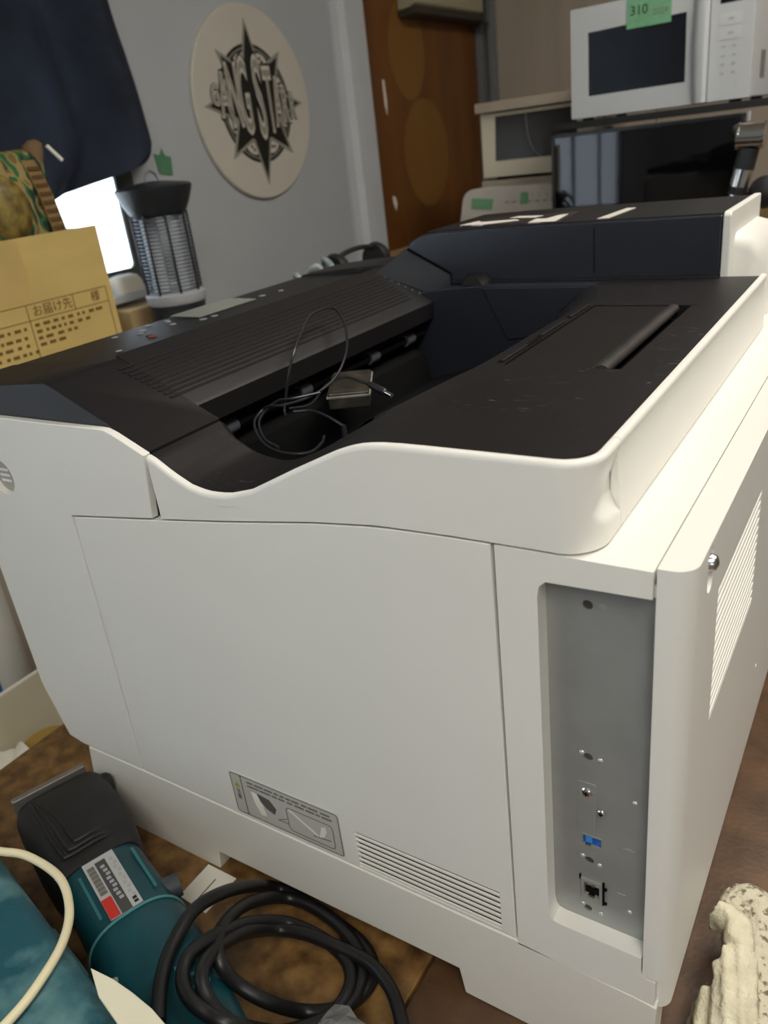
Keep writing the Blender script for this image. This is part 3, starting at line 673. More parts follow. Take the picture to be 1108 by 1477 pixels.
# --- plastic case nearest to the lens
DIRT = mat('teal_case_dusty', '#0e4a56', .5, vs=20, col2='#6f9697', detail=10, bump=.3, bs=150, lo=.50, hi=.74)
ca = thing('tool_case', 'teal dusty plastic tool case in front of the power saw', 'tool case', (.15, -.30, 0))
ed = Vector((.977, -.2135, 0)).normalized(); en = Vector((-ed.y, ed.x, 0))
MC = frame(Vector((.226, -.1655, 0)), ed, en)
obj('lid', loft([[MC @ Vector((x, y, z)) for x, y in rrect(-.24 + d, .20 - d, -.30 + d, 0 - d, .02)] for z, d in ((.080, 0), (.122, .001), (.134, .005), (.140, .013))]), DIRT, ca, smooth=50)
obj('bottom_shell', loft([[MC @ Vector((x, y, z)) for x, y in rrect(-.238 + d, .198 - d, -.298 + d, -.002 - d, .02)] for z, d in ((0, .008), (.006, .002), (.0785, 0))]), DIRT, ca, smooth=50)
obj('lid_rib', loft([[MC @ Vector((x, y, z)) for x, y in rrect(-.19 + d, .06 - d, -.24 + d, -.07 - d, .02)] for z, d in ((.138, 0), (.1425, .003))]), DIRT, ca, smooth=50)
obj('latch', box(-.03, .03, -.0005, .004, .060, .10, M=MC), TEALD, ca, .002)

wc = [(0.1183, -0.1587, 0.1475), (0.1455, -0.1499, 0.1475), (0.1707, -0.1426, 0.1475), (0.2104, -0.1438, 0.1475), (0.2408, -0.1578, 0.1475), (0.2598, -0.178, 0.1475), (0.2706, -0.2051, 0.1475), (0.2746, -0.228, 0.1475), (0.274, -0.2584, 0.1475)]
tag(obj('cream_cord', tube(smoothpath(wc, 8), .0032, 10), mat('cream_cord', '#d9cfab', .45)), 'thin cream coloured cord curving over the teal tool case', 'cord')
lid = [Vector(p) for p in [(0.2941, -0.1816, 0.15), (0.3148, -0.1801, 0.151), (0.3321, -0.1799, 0.15), (0.3498, -0.1803, 0.147), (0.3741, -0.1843, 0.144), (0.3792, -0.1988, 0.142), (0.3367, -0.1967, 0.145), (0.3126, -0.1912, 0.147)]]
bm = B(); up = [bm.verts.new(p) for p in lid]; dn = [bm.verts.new(p - Vector((0, 0, .0030))) for p in lid]; nn = len(lid)
bm.faces.new(up); bm.faces.new(dn[::-1])
for i in range(nn): bm.faces.new((up[i], up[(i + 1) % nn], dn[(i + 1) % nn], dn[i]))
tag(obj('plastic_sheet', bm, CREAM, None, .0008), 'cream curled plastic sheet lying on the edge of the teal case', 'plastic sheet')

# --- coil of rubber cord
rc_ = [(0.319, -0.1647, 0.088), (0.3076, -0.1533, 0.088), (0.2964, -0.1397, 0.088), (0.2855, -0.1201, 0.088), (0.2779, -0.0917, 0.088), (0.2759, -0.0633, 0.076), (0.2689, -0.0259, 0.0415), (0.2719, 0.002, 0.01), (0.3053, 0.0018, 0.0103), (0.3429, -0.0025, 0.0106), (0.3716, -0.0087, 0.0109), (0.3894, -0.0193, 0.0112), (0.3967, -0.0332, 0.0115), (0.3942, -0.0503, 0.0118), (0.383, -0.0664, 0.0121), (0.3617, -0.0788, 0.0124), (0.3497, -0.0979, 0.0414), (0.3293, -0.1047, 0.0565), (0.3181, -0.1057, 0.0736), (0.304, -0.0934, 0.076), (0.2915, -0.0692, 0.0656), (0.2811, -0.0368, 0.0406), (0.2862, -0.0037, 0.0125), (0.322, -0.0005, 0.0125), (0.3598, -0.0101, 0.015), (0.3834, -0.0256, 0.0153), (0.3934, -0.0452, 0.0156), (0.3899, -0.0682, 0.0159), (0.3626, -0.0985, 0.0161), (0.3627, -0.1354, 0.075), (0.3422, -0.1425, 0.084), (0.3229, -0.141, 0.088), (0.3085, -0.1311, 0.088), (0.3021, -0.1162, 0.088), (0.3009, -0.09, 0.076), (0.2959, -0.0558, 0.0455), (0.3059, -0.0268, 0.0185), (0.3407, -0.0244, 0.0188), (0.3726, -0.0317, 0.0191), (0.3883, -0.0508, 0.0193), (0.3845, -0.0805, 0.0196), (0.3654, -0.1146, 0.0383), (0.3565, -0.1366, 0.075), (0.3358, -0.1347, 0.083), (0.321, -0.1246, 0.088), (0.3097, -0.1018, 0.078), (0.3024, -0.0679, 0.0521), (0.304, -0.038, 0.0217), (0.3312, -0.0292, 0.022), (0.362, -0.0269, 0.0223), (0.3927, -0.0266, 0.0225), (0.4171, -0.0359, 0.0228), (0.433, -0.0484, 0.0231), (0.4436, -0.0604, 0.0234), (0.4521, -0.0728, 0.0237)]
tag(obj('rubber_cord_coil', tube(smoothpath(rc_, 7), .0054, 12), CABLE), 'thick black rubber cord coiled on the table against the printer base', 'cord')
cd = thing('paper_card', 'small white paper card lying flat between the printer base and the saw', 'card', (.20, -.023, 0))
CARD = [(.1865, -.0415), (.1865, -.0022), (.2225, -.0022), (.2225, -.0440)]
obj('card', prism(CARD, 'z', .0004, .0012), PAPER, cd, smooth=None)
obj('print_line', box(.2045, .2058, -.035, -.012, .0011, .0014), GREYINK, cd, smooth=None)
bag = []
for i in range(9):
    row = []
    for j in range(7):
        u, v = i / 8, j / 6; x = .392 + .050 * u; y = -.122 + .052 * v - .008 * u
        z = .012 + .030 * math.sin(PI * min(1, u * .9 + .1)) * math.sin(PI * (.15 + .7 * v)) + .006 * noise.noise(Vector((x * 90, y * 90, 3)))
        row.append(Vector((x + .004 * noise.noise(Vector((x * 70, y * 60, 1))), y + .004 * noise.noise(Vector((x * 80, y * 70, 7))), max(.0135, z) * .8 + .020)))
    bag.append(row)
bm = loft(bag, closed=False, cap=False); bmesh.ops.solidify(bm, geom=bm.faces[:], thickness=.0008)
tag(obj('plastic_bag', bm, mat('clear_plastic_film', '#aeb0b0', .22, var=.1, alpha=.75), smooth=None), 'crumpled grey translucent plastic bag beside the black cord coil', 'plastic bag')

# --- work gloves behind the printer
GLV = mat('cream_glove_cloth', '#c6bea2', .88, vs=45, col2='#dcd5bc', bump=.5, bs=500)
GLVD = mat('dotted_glove_cloth', '#6d6652', .9, vs=190, col2='#c9c2aa', bump=.8, bs=260, lo=.36, hi=.47)
def V(*a): return [Vector(p) for p in a]
ga = [tube(V((.6245, .100, .064), (.632, .104, .068), (.640, .100, .070), (.643, .085, .066)), [.0065, .0085, .0095, .011], 12),
      tube(V((.640, .098, .069), (.646, .075, .062), (.651, .045, .050), (.655, .015, .035), (.658, -.015, .022)), [.0085, .0110, .0125, .0140, .015], 12),
      tube(V((.634, .070, .062), (.6385, .050, .052), (.644, .020, .040), (.648, -.010, .028)), [.0055, .0068, .0080, .010], 12),
      tube(V((.629, .058, .044), (.6315, .035, .034), (.636, .005, .024)), [.0065, .0080, .010], 12)]
cuff = []
for c, ra, rb_ in (((.6440, .0880, .0650), .0085, .0090), ((.6385, .0960, .0670), .0080, .0105), ((.6310, .1010, .0670), .0060, .0125), ((.6250, .1030, .0655), .0050, .0145), ((.6220, .1035, .0650), .0058, .0150)):
    c = Vector(c); a1 = Vector((.35, .8, -.25)).normalized(); b1 = Vector((.2, .15, 1)).normalized()
    cuff.append([c + a1 * ra * math.cos(t) + b1 * rb_ * math.sin(t) * (1 + .12 * math.sin(3 * t)) for t in [2 * PI * k / 24 for k in range(24)]])
ga.append(loft(cuff))
ga += [tube(smoothpath(V((.6400 + dx, .078, .0700 + dz), (.6450 + dx, .055, .0640 + dz), (.6500 + dx, .030, .0550 + dz), (.655 + dx, .0, .0430 + dz)), 4), .0036, 10) for dx, dz in ((-.0045, -.001), (.005, .001), (.012, -.004))]
g1 = thing('work_glove', 'crumpled plain cream cotton work glove leaning on the printer rear', 'glove', (.645, .03, 0))
me = blend(ga, .0022, .0014, 130, 3)
obj_me('glove_body', me, GLV, g1, smooth=80)
gb = [tube(smoothpath(V((.630, .124, .045), (.638, .137, .050), (.649, .136, .050), (.654, .120, .046), (.654, .098, .042), (.659, .075, .036), (.664, .050, .030), (.668, .020, .022)), 5), .0125, 12),
      tube(V((.655, .108, .034), (.668, .112, .022), (.690, .100, .014)), [.012, .013, .012], 12),
      tube(V((.662, .070, .026), (.672, .045, .018), (.680, .02, .014)), [.014, .015, .013], 12),
      tube(V((.640, .128, .026), (.645, .115, .016), (.655, .10, .014)), [.016, .016, .013], 12)]
g2 = thing('work_glove', 'speckled grip-dotted cotton work glove lying beside the plain glove', 'glove', (.66, .07, 0))
me = blend(gb, .0022, .0012, 160, 3)
obj_me('glove_body', me, GLVD, g2, smooth=80)
gc = [tube(V((.628, .030, .014), (.630, .055, .020), (.6335, .075, .020)), [.010, .0115, .010], 12), tube(V((.624, .018, .008), (.634, .0, .009)), [.0072, .0075], 12)]
me = blend(gc, .0022, .0018, 150, 2); o = obj_me('cotton_rag', me, mat('grey_cloth', '#8d8470', .9, var=.2, vs=60, bump=.4, bs=500), None, smooth=80)
tag(o, 'small crumpled grey rag under the work gloves', 'rag')

# ================================================================ left of the table
lbx = thing('low_bench', 'low beige bench beyond the table edge under the white tray', 'bench', (-.30, .1, ZF))
obj('bench_top', box(-.432, -.146, -.5, .6, -.16, -.13), WOODD, lbx, .002)
for x in (-.425, -.19):
    for y in (-.46, .54): obj('leg', box(x, x + .03, y, y + .03, ZF, -.16), WOODD, lbx)
tr_ = thing('plastic_tray', 'cream open plastic tray holding tape beyond the table edge', 'tray', (-.23, .05, -.13))
obj('floor', box(-.302, -.158, -.20, .215, -.1295, -.126), CREAM, tr_)
for a in ((-.305, -.300, -.20, .215, -.126, -.018), (-.160, -.156, -.20, .215, -.126, -.034), (-.300, -.160, .211, .215, -.126, -.018), (-.300, -.160, -.20, -.196, -.126, -.018)): obj('tray_wall', box(*a), CREAM, tr_, .001)
obj('rim', tube([(-.303, -.20, -.018), (-.303, .215, -.018)], .003, 8), PAPER, tr_)
tp_ = thing('tape_roll', 'yellow roll of adhesive tape lying in the cream tray', 'tape', (-.255, .105, -.126))
obj('roll', lathe([(.020, 0), (.034, 0), (.034, .030), (.020, .030)], (-.257, .105, -.126), 28), mat('yellow_tape', '#b3944a', .45), tp_)
obj('core', lathe([(.017, .0005), (.0198, .0005), (.0198, .0295), (.017, .0295)], (-.257, .105, -.126), 28), CARTON, tp_)
o = obj('paper_scrap', loft([[Vector((-.29 + .075 * i / 6, .02 + .05 * j / 5, -.100 + .014 * math.sin(i * 1.1 + j * .9) + .004 * j)) for j in range(6)] for i in range(7)], closed=False, cap=False), PAPER, smooth=60)
tag(o, 'crumpled white paper scrap inside the cream tray', 'paper')
bt = thing('spray_bottle', 'white plastic bottle with red and blue printing beside the cream tray', 'bottle', (-.375, .125, -.13))
obj('bottle_body', lathe([(.050, 0), (.054, .004), (.054, .31), (.050, .34), (.03, .37), (.02, .38)], (-.378, .118, -.13), 32), mat('white_bottle', '#c9c7c0', .4), bt)
def patch(a0, a1, z0, z1): return loft([[(-.378 + q * math.cos(math.radians(a)), .118 + q * math.sin(math.radians(a)), z) for q, z in ((.0542, z0), (.0549, z0), (.0549, z1), (.0542, z1))] for a in [a0 + (a1 - a0) * k / 14 for k in range(15)]])
obj('blue_label', patch(-115, -15, -.125, .02), mat('blue_print', '#2b5ea8', .4), bt)
obj('red_lettering', patch(-100, -12, .135, .165), mat('red_print', '#c65a54', .5), bt)
obj('cap', lathe([(.018, .3805), (.018, .41), (.014, .415)], (-.378, .118, -.13), 20), PAPER, bt)
cbn = thing('grey_cabinet', 'greige steel cabinet under the carton along the grey wall', 'cabinet', (-.62, .7, ZF))
obj('carcass', box(-.796, -.451, .15, 1.20, ZF + .02, .285), CABINET, cbn, .002)
obj('top_plate', box(-.798, -.446, .145, 1.205, .2855, .300), CABINET, cbn, .002)
obj('plinth', box(-.78, -.47, .17, 1.18, ZF, ZF + .02), DARKMET, cbn)
for k in range(2):
    dr = obj('door', box(-.4508, -.4445, .155 + k * .523, .670 + k * .523, ZF + .03, .275), CABINET, cbn, .002)
    obj('handle', box(-.4445, -.436, .63 + k * .523, .642 + k * .523, -.05, .08), DARKMET, dr, .002)

# --- carton with print
ct = thing('cardboard_carton', 'open brown cardboard carton printed with delivery form on the cabinet', 'carton', (-.55, .38, .30))
cx0, cx1, cy0, cy1, cz0, cz1 = -.66, -.444, .17, .553, .3005, .5475
obj('front_panel', box(cx1, cx1 + .004, cy0, cy1, cz0, cz1), CARTON, ct, .001)
obj('back_panel', box(cx0, cx0 + .004, cy0, cy1, cz0, cz1), CARTON, ct, .001)
obj('side_panel', box(cx0 + .004, cx1, cy1 - .004, cy1, cz0, cz1 - .002), CARTON, ct, .001)
obj('side_panel', box(cx0 + .004, cx1, cy0, cy0 + .004, cz0, cz1 - .002), CARTON, ct, .001)
obj('bottom', box(cx0 + .004, cx1, cy0 + .004, cy1 - .004, cz0, cz0 + .004), CARTON, ct)
XF = cx1 + .004
def cb2(y0, y1, z0, z1, m=CARTONINK): return obj('print', box(XF - .0002, XF + .0004, y0, y1, z0, z1), m, ct, smooth=None)
obj('packing_tape', prism([(.17, .5475), (.404, .5475), (.407, .485), (.392, .460), (.17, .455)], 'x', XF - .0001, XF + .0003), mat('packing_tape', '#c0a468', .35), ct, smooth=None)
for z in (.4525, .4290): cb2(.18, .5415, z, z + .0012)
for y, z0, z1 in ((.388, .36, .4525), (.4735, .429, .4525), (.5405, .36, .4525)): cb2(y, y + .0012, z0, z1)
obj('delivery_lettering', text('お届け先', .0185, frame((XF + .0002, .434, .4408), (0, 1, 0), (0, 0, 1)), .0003), CARTONINK, ct, smooth=None)
obj('delivery_lettering', text('様', .0185, frame((XF + .0002, .517, .4408), (0, 1, 0), (0, 0, 1)), .0003), CARTONINK, ct, smooth=None)
random.seed(11)
for z, y0, y1 in ((.4215, .395, .530), (.4115, .395, .500), (.4015, .395, .47), (.3915, .395, .45), (.4195, .30, .383), (.4065, .30, .383), (.3950, .30, .383), (.3830, .30, .39)):
    y = y0
    while y < y1 - .005:
        w = random.uniform(.004, .013); cb2(y, min(y + w, y1), z - .0024, z + .0024); y += w + random.uniform(.004, .009)
# --- camouflage bag in the carton
m = bpy.data.materials.new('camouflage_cloth'); m.use_nodes = True; nt = m.node_tree
tc = nt.nodes.new('ShaderNodeTexCoord'); nz = nt.nodes.new('ShaderNodeTexNoise'); nz.inputs['Scale'].default_value = 17; nz.inputs['Detail'].default_value = 1.2; nz.inputs['Distortion'].default_value = .8
mp = nt.nodes.new('ShaderNodeMapping'); mp.inputs['Scale'].default_value = (1, 2.1, 1); mp.inputs['Rotation'].default_value = (.5, 0, 0)
nt.links.new(tc.outputs['Object'], mp.inputs[0]); nt.links.new(mp.outputs[0], nz.inputs['Vector'])
rp = nt.nodes.new('ShaderNodeValToRGB'); rp.color_ramp.interpolation = 'CONSTANT'
els = rp.color_ramp.elements; els[0].position = 0; els[0].color = (*rgb('#1d2420'), 1); els[1].position = .42; els[1].color = (*rgb('#1e5a30'), 1)
for p, c in ((.49, '#8d7a48'), (.57, '#6a5a2e'), (.63, '#27332a')):
    e = els.new(p); e.color = (*rgb(c), 1)
nt.links.new(nz.outputs['Fac'], rp.inputs[0]); nt.links.new(rp.outputs[0], nt.nodes['Principled BSDF'].inputs['Base Color']); nt.nodes['Principled BSDF'].inputs['Roughness'].default_value = .8
CAMO = m
bg_ = thing('camouflage_bag', 'green and khaki camouflage cloth bag standing in the carton', 'bag', (-.53, .44, .305))
rings = []
for z, dx, y0, y1 in ((.3055, .055, .34, .525), (.36, .065, .33, .535), (.45, .066, .33, .535), (.545, .062, .34, .532), (.60, .055, .35, .538), (.645, .042, .37, .545), (.663, .026, .39, .540), (.668, .010, .41, .520)):
    ring = []
    for k in range(40):
        a = 2 * PI * k / 40; c, s = math.cos(a), math.sin(a)
        p = Vector((-.535 + math.copysign(abs(c) ** .75, c) * dx, (y0 + y1) / 2 + math.copysign(abs(s) ** .55, s) * (y1 - y0) / 2, z))
        p.x += .006 * noise.noise(p * 40); p.z += .006 * noise.noise(p * 25)
        ring.append(p)
    rings.append(ring)
obj('cloth_body', loft(rings), CAMO, bg_, smooth=70)
KH = mat('khaki_webbing', '#7d6238', .85, var=.1, vs=60); KD = mat('dark_webbing', '#5a431f', .85)
def bag_x(z): return -.535 + interp(z, [.545, .60, .645, .663], [.062, .055, .042, .026]) + .003
pts = [(bag_x(z), .505 - (z - .55) * .06, z) for z in (.545, .57, .60, .63, .652)]
bm = B()
L = [[(x, y - .012, z), (x, y + .012, z), (x + .003, y + .012, z), (x + .003, y - .012, z)] for x, y, z in pts]
stp = obj('webbing_strap', loft(L), KH, bg_)
for k in range(8):
    z = .552 + k * .0125; obj('strap_loop', box(bag_x(z) + .002, bag_x(z) + .005, .505 - (z - .55) * .06 - .010, .505 - (z - .55) * .06 + .010, z - .0032, z + .0032), KD, stp, .0008)
obj('gold_emblem', loft([[(bag_x(z) - .008 + d, .43 + r * math.cos(a), .585 + r * 1.3 * math.sin(a)) for a in [2 * PI * k / 20 for k in range(20)]] for r, d, z in ((.040, .0, .585), (.036, .012, .585), (.022, .018, .585), (.006, .020, .585))]), mat('gold_print', '#8f7b3c', .5, vs=70, col2='#5f4f25'), bg_, smooth=60)
obj('brown_handle', loft([[(-.525 + .020 * math.cos(a) * w, .535 + t * .03 + .018 * math.sin(a) * w, z) for a in [2 * PI * k / 16 for k in range(16)]] for z, w, t in ((.645, 1.0, -.3), (.662, 1.0, -.1), (.676, .8, .1), (.682, .3, .15))]), mat('brown_cloth', '#6b5438', .85), bg_, smooth=60)
obj('white_tag', box(-.002, .002, -.016, .016, -.0025, .0025, M=Matrix.Translation((-.515, .568, .660)) @ Matrix.Rotation(math.radians(-46), 4, 'X')), PAPER, bg_)

# --- insect killer lantern
LX, LY = -.60, .838
DK = mat('lantern_black', '#22262a', .4, var=.1); WIRE = mat('lantern_wire', '#9aa0a6', .35, .7)
ln_ = thing('insect_lantern', 'black cylindrical insect killer lantern with wire grille before the window', 'lantern', (LX, LY, .30))
obj('pedestal', lathe([(.062, 0), (.064, .01), (.055, .05), (.058, .066)], (LX, LY, .3005), 36), DK, ln_)
obj('catch_tray', lathe([(.058, .066), (.061, .070), (.061, .085), (.054, .09)], (LX, LY, .3005), 36), GREYP, ln_)
obj('top_cap', lathe([(.050, .535), (.058, .545), (.066, .560), (.074, .580), (.076, .588), (.070, .592), (.030, .598), (.012, .600)], (LX, LY, 0), 40), DK, ln_)
obj('hanger', tube([(LX, LY + .016 * math.cos(a), .600 + .018 * math.sin(a)) for a in [PI * k / 10 for k in range(11)]], .0025, 8), WIRE, ln_)
gr_ = B()
for k in range(21): tube([(LX + .054 * math.cos(a), LY + .054 * math.sin(a),  .394 + k * .0070) for a in [2 * PI * j / 28 for j in range(28)]], .0016, 4, bm=gr_, closed=True)
tag(obj('wire_grille', gr_, mat('lantern_dark_wire', '#4c5258', .35, .6), ln_), kind='stuff')
for k in range(8):
    a = 2 * PI * (k + .3) / 8; obj('post', tube([(LX + .0555 * math.cos(a), LY + .0555 * math.sin(a), .387), (LX + .0555 * math.cos(a), LY + .0555 * math.sin(a), .540)], .0026, 8), DK, ln_)
for s in (-.022, .022): obj('lamp_tube', tube([(LX + s, LY + s * .6, .39), (LX + s, LY + s * .6, .54)], .016, 14), mat('lamp_tube_glass', '#eef3fb', .25) if s < 0 else MATS['lamp_tube_glass'], ln_)
gt = obj('green_tape_flag', prism([(1.045, .654), (1.062, .650), (1.071, .664), (1.078, .648), (1.095, .645), (1.090, .605), (1.050, .612)], 'x', XW + .0004, XW + .0024), mat('faded_green_tape', '#4d7d5c', .6))
tag(gt, 'torn green tape stuck on the grey wall above the lantern', 'tape')

# --- sill and things under the window
sil = struct('trim_3', box(XW, XW + .085, .14, .955, .372, .388), TRIMW, .003)
sb = thing('white_device', 'small white plastic device standing on the window sill', 'device', (-.745, .84, .388))
obj('device_body', loft([[(x, y, z) for x, y in rrect(-.775 + d, -.722 - d, .800 + d, .872 - d, .012)] for z, d in ((.3885, 0), (.408, .001), (.420, .006), (.424, .016))]), PAPER, sb, smooth=50)
obj('device_button', lathe([(.006, 0), (.005, .002)], (-.748, .836, .4235), 14), GREYP, sb)
bx = thing('small_carton', 'small tan carton standing under the window sill on the cabinet', 'carton', (-.70, .83, .30))
obj('carton_body', box(-.738, -.668, .765, .905, .3005, .3600), mat('tan_board', '#c2a878', .8), bx, .001)
obj('carton_flap', box(-.736, -.670, .768, .902, .3602, .3615), mat('tan_board_light', '#cdb78b', .8), bx)

# --- shelf with clutter behind the printer front
sh = thing('side_stand', 'narrow dark stand behind the printer with cables on top', 'stand', (-.22, .95, ZF))
obj('stand_top', box(-.30, -.06, .70, 1.20, .360, .385), DARKMET, sh, .002)
for x in (-.29, -.09):
    for y in (.72, 1.17): obj('leg', box(x, x + .02, y, y + .02, ZF, .360), DARKMET, sh)
pa = [(-.2, .845, .386), (-.2, .850, .415), (-.2, .870, .435), (-.2, .92, .443), (-.2, .97, .441), (-.2, 1.0, .430), (-.2, 1.012, .405), (-.2, 1.012, .387)]
hs = thing('headphones', 'black headband headphones standing on the stand behind the printer', 'headphones', (-.2, .93, .385))
obj('headband', tube(smoothpath(pa, 6), .0045, 10), RUBBER, hs)
for y in (.862, 1.0): obj('ear_cup', lathe([(.026, -.010), (.030, 0), (.026, .012)], n=24, M=frame((-.2, y, .4160), (1, 0, 0), (0, 0, 1))), RUBBER, hs)
cl = [(-.2 + .015 * math.cos(k * 1.9), .745 + k * .0085, .405 + .022 * math.sin(k * 1.3) + k * .0012) for k in range(13)]
tag(obj('cable_bundle', tube(smoothpath([(p[0], p[1], max(.391, p[2])) for p in cl], 6), .005, 8), mat('blue_grey_cable', '#5e6a72', .5, vs=60, col2='#aab4b4')), 'tangled blue grey cable bundle beside the headphones', 'cable')

# --- curtain
bm = B(); cols = []
NY, NZ = 60, 40
def hem(y): return interp(y, [.10, .7115, .8546, .95, .985, 1.010, 1.02], [.560, .5837, .6003, .628, .640, .657, .675])
def right(z): return interp(z, [.60, .62, .64, .655, .68, .75, .83, .94, 1.5], [.95, .975, 1.003, 1.018, 1.026, 1.021, 1.008, .993, .93])
for i in range(NY + 1):
    u = i / NY; col = []
    for j in range(NZ + 1):
        v = j / NZ
        yb = .10 + (1.0 - .10) * u
        zb = hem(yb + .02 * u); z = zb + (1.55 - zb) * v
        y = .10 + (right(z) - .10) * u
        amp = .020 + .010 * (1 - v)
        x = -.752 + amp * math.sin(u * 30 + .9 * math.sin(v * 3 + u * 5)) + .006 * noise.noise(Vector((y * 9, z * 7, 2)))
        col.append(bm.verts.new((x, y, z)))
    cols.append(col)
for a, b in zip(cols, cols[1:]):
    for k in range(NZ): bm.faces.new((a[k], a[k + 1], b[k + 1], b[k]))
bmesh.ops.solidify(bm, geom=bm.faces[:], thickness=.002)
cu = thing('curtain', 'dark navy cloth curtain hanging over the window', 'curtain', (-.75, .55, .6))
obj('curtain_cloth', bm, CURT, cu, smooth=80, recalc=True)
obj('curtain_rod', tube([(-.76, .06, 1.56), (-.76, 1.0, 1.56)], .010, 12), DARKMET, cu)

# --- round sign with emblem
SY, SZ, SR = 1.4185, .7445, .2240
sg = thing('round_sign', 'round white sign with black eight-pointed star emblem on the grey wall', 'sign', (XW, SY, SZ))
SIGNW = mat('sign_white', '#bfbbaf', .5, var=.02); SBLK = mat('sign_black', '#14130f', .55); SGRY = mat('sign_grey', '#8b887d', .55)
obj('disc', lathe([(SR, 0), (SR, .008), (SR - .003, .011)], n=96, M=frame((XW + .0005, SY, SZ), (0, 1, 0), (0, 0, 1))), SIGNW, sg)
x0 = XW + .0115
def flat(name, pts, k, m, holes=()): return obj(name, prism([(SY + a, SZ + b) for a, b in pts], 'x', x0 - .0002, x0 + .0005 * k, holes=[[(SY + a, SZ + b) for a, b in h] for h in holes]), m, sg, smooth=None)
def star(rc1, rd, ri, g=0.):
    o = []
    for k in range(16):
        a = PI / 2 + k * PI / 8
        r = (rc1 if k % 4 == 0 else rd) if k % 2 == 0 else ri
        o.append((r * math.cos(a), r * math.sin(a)))
    return o
flat('ring', circ(0, 0, .1370, 64), 1, SBLK)
flat('ring_inner', circ(0, 0, .1290, 64), 1.3, SGRY, ); flat('ring_field', circ(0, 0, .1260, 64), 1.6, SBLK)
for k in range(8):
    a = PI / 8 + k * PI / 4; ca_, sa_ = math.cos(a), math.sin(a)
    e = [(.1085 * ca_ + .0135 * math.cos(t) * ca_ - .024 * math.sin(t) * sa_, .1085 * sa_ + .0135 * math.cos(t) * sa_ + .024 * math.sin(t) * ca_) for t in [2 * PI * j / 20 for j in range(20)]]
    flat('ring_link', e, 2, SIGNW)
    for s in (-1, 1): flat('link_mark', circ(.1085 * ca_ - s * .005 * sa_ + s * .002 * ca_, .1085 * sa_ + s * .005 * ca_ + s * .002 * sa_, .0042, 10), 2.4, SBLK)
flat('star_outline', star(.192, .172, .092), 3, SGRY)
flat('star', star(.176, .152, .080), 4, SBLK)
flat('star_core', circ(0, 0, .085, 32), 4.2, SBLK)
for ch, u, w, h in (('G', -.150, .026, .046), ('A', -.119, .034, .098), ('N', -.083, .038, .140), ('G', -.044, .036, .168), ('S', .012, .044, .185), ('T', .052, .034, .150), ('A', .083, .030, .115), ('R', .113, .028, .088), ('R', .143, .026, .060)):
    for off, k, mm in ((.062, 6, SBLK), (.034, 7, SIGNW), (-.010, 8, SGRY)):
        obj('letter', text(ch, 1., frame((x0 + .0005 * k, SY + u, SZ + .006 - u * .10), (0, 1, 0), (0, 0, 1)), .0002, off, w / .64, h / .72), mm, sg, smooth=None)

# ================================================================ the appliances at the back
DZ = .33
dk = thing('back_desk', 'wide brown desk behind the printer holding the television', 'desk', (.3, 2.0, ZF))
obj('desk_top', box(-.62, 1.6, 1.22, 2.70, DZ - .03, DZ), WOODD, dk, .002)
for x in (-.60, 1.54):
    for y in (1.25, 2.64): obj('leg', box(x, x + .04, y, y + .04, ZF, DZ - .03), WOODD, dk)
rk = thing('steel_rack', 'dark steel rack carrying the white microwave above the television', 'rack', (.2, 1.66, DZ))
obj('shelf', box(-.02, .46, 1.49, 1.86, .598, .6120), RUBBER, rk, .001)
for x in (-.018, .44):
    for y in (1.5, 1.83): obj('post', box(x, x + .018, y, y + .018, DZ, .592), DARKMET, rk)
for k in range(6): obj('wire', tube([(.20 + k * .035, 1.492, .592), (.20 + k * .035, 1.492, .575)], .004, 6), GREYP, rk)
mwv = thing('microwave_oven', 'white microwave oven with green tape on the door atop the rack', 'microwave', (.19, 1.65, .604))
MX0, MX1, MZ0, MZ1, MY = .0155, .372, .6165, .8205, 1.5
obj('cabinet', box(MX0 + .002, MX1, MY + .02, MY + .31, MZ0, MZ1 - .002), MWHITE, mwv, .003)
dr = obj('door', prism(rrect(MX0, .292, MZ0, MZ1, .003, 2), 'y', MY, MY + .0195, holes=[[(.0530, .6570), (.2500, .6585), (.2485, .7790), (.0525, .7740)][::-1]]), MWHITE, mwv, .001)
obj('door_glass', box(.050, .252, MY + .003, MY + .012, .654, .782), GLASSB, dr, smooth=None)
obj('door_handle', loft([[(x, MY - dd * k2, z) for x, dd in ((.2635 + b, 0), (.268 + b, .010), (.277, .016), (.287, .015), (.2915, 0))] for z, k2, b in ((MZ0 + .001, .8, .002), (.66, 1., -.001), (.72, 1.1, -.003), (.78, 1., -.001), (MZ1, .8, .002))]), MWHITE, dr, smooth=60)
pn = obj('control_panel', box(.2935, MX1, MY, MY + .0195, MZ0, MZ1), MWHITE, mwv, .001)
obj('panel_display', box(.310, .348, MY - .0006, MY + .001, .782, .803), GLASSB, pn, smooth=None)
for k in range(2): obj('panel_button', prism(rrect(.311, .350, .745 - k * .024, .765 - k * .024, .002, 2), 'y', MY - .0006, MY + .0002), mat('panel_button_white', '#c5c8c9', .5) if k == 0 else MATS['panel_button_white'], pn, smooth=None)
for r in range(4):
    for c in range(2): obj('panel_print', box(.316 + c * .020, .323 + c * .020, MY - .0005, MY + .0002, .708 - r * .0155, .711 - r * .0155 + (.002 if r > 1 else 0)), GREYP, pn, smooth=None)
for k in range(2): obj('panel_print', box(.326, .336, MY - .0009, MY + .0002, .753 - k * .024, .757 - k * .024), GREYP, pn, smooth=None)
for x in (.04, .34):
    for y in (1.54, 1.78): obj('foot', lathe([(.012, 0), (.012, .0044)], (x, y, .6121), 14), DARK, mwv)
for k in range(9): obj('side_vent', box(MX1, MX1 + .0008, 1.60 + k * .006, 1.603 + k * .006, .65, .70), GREYINK, mwv)
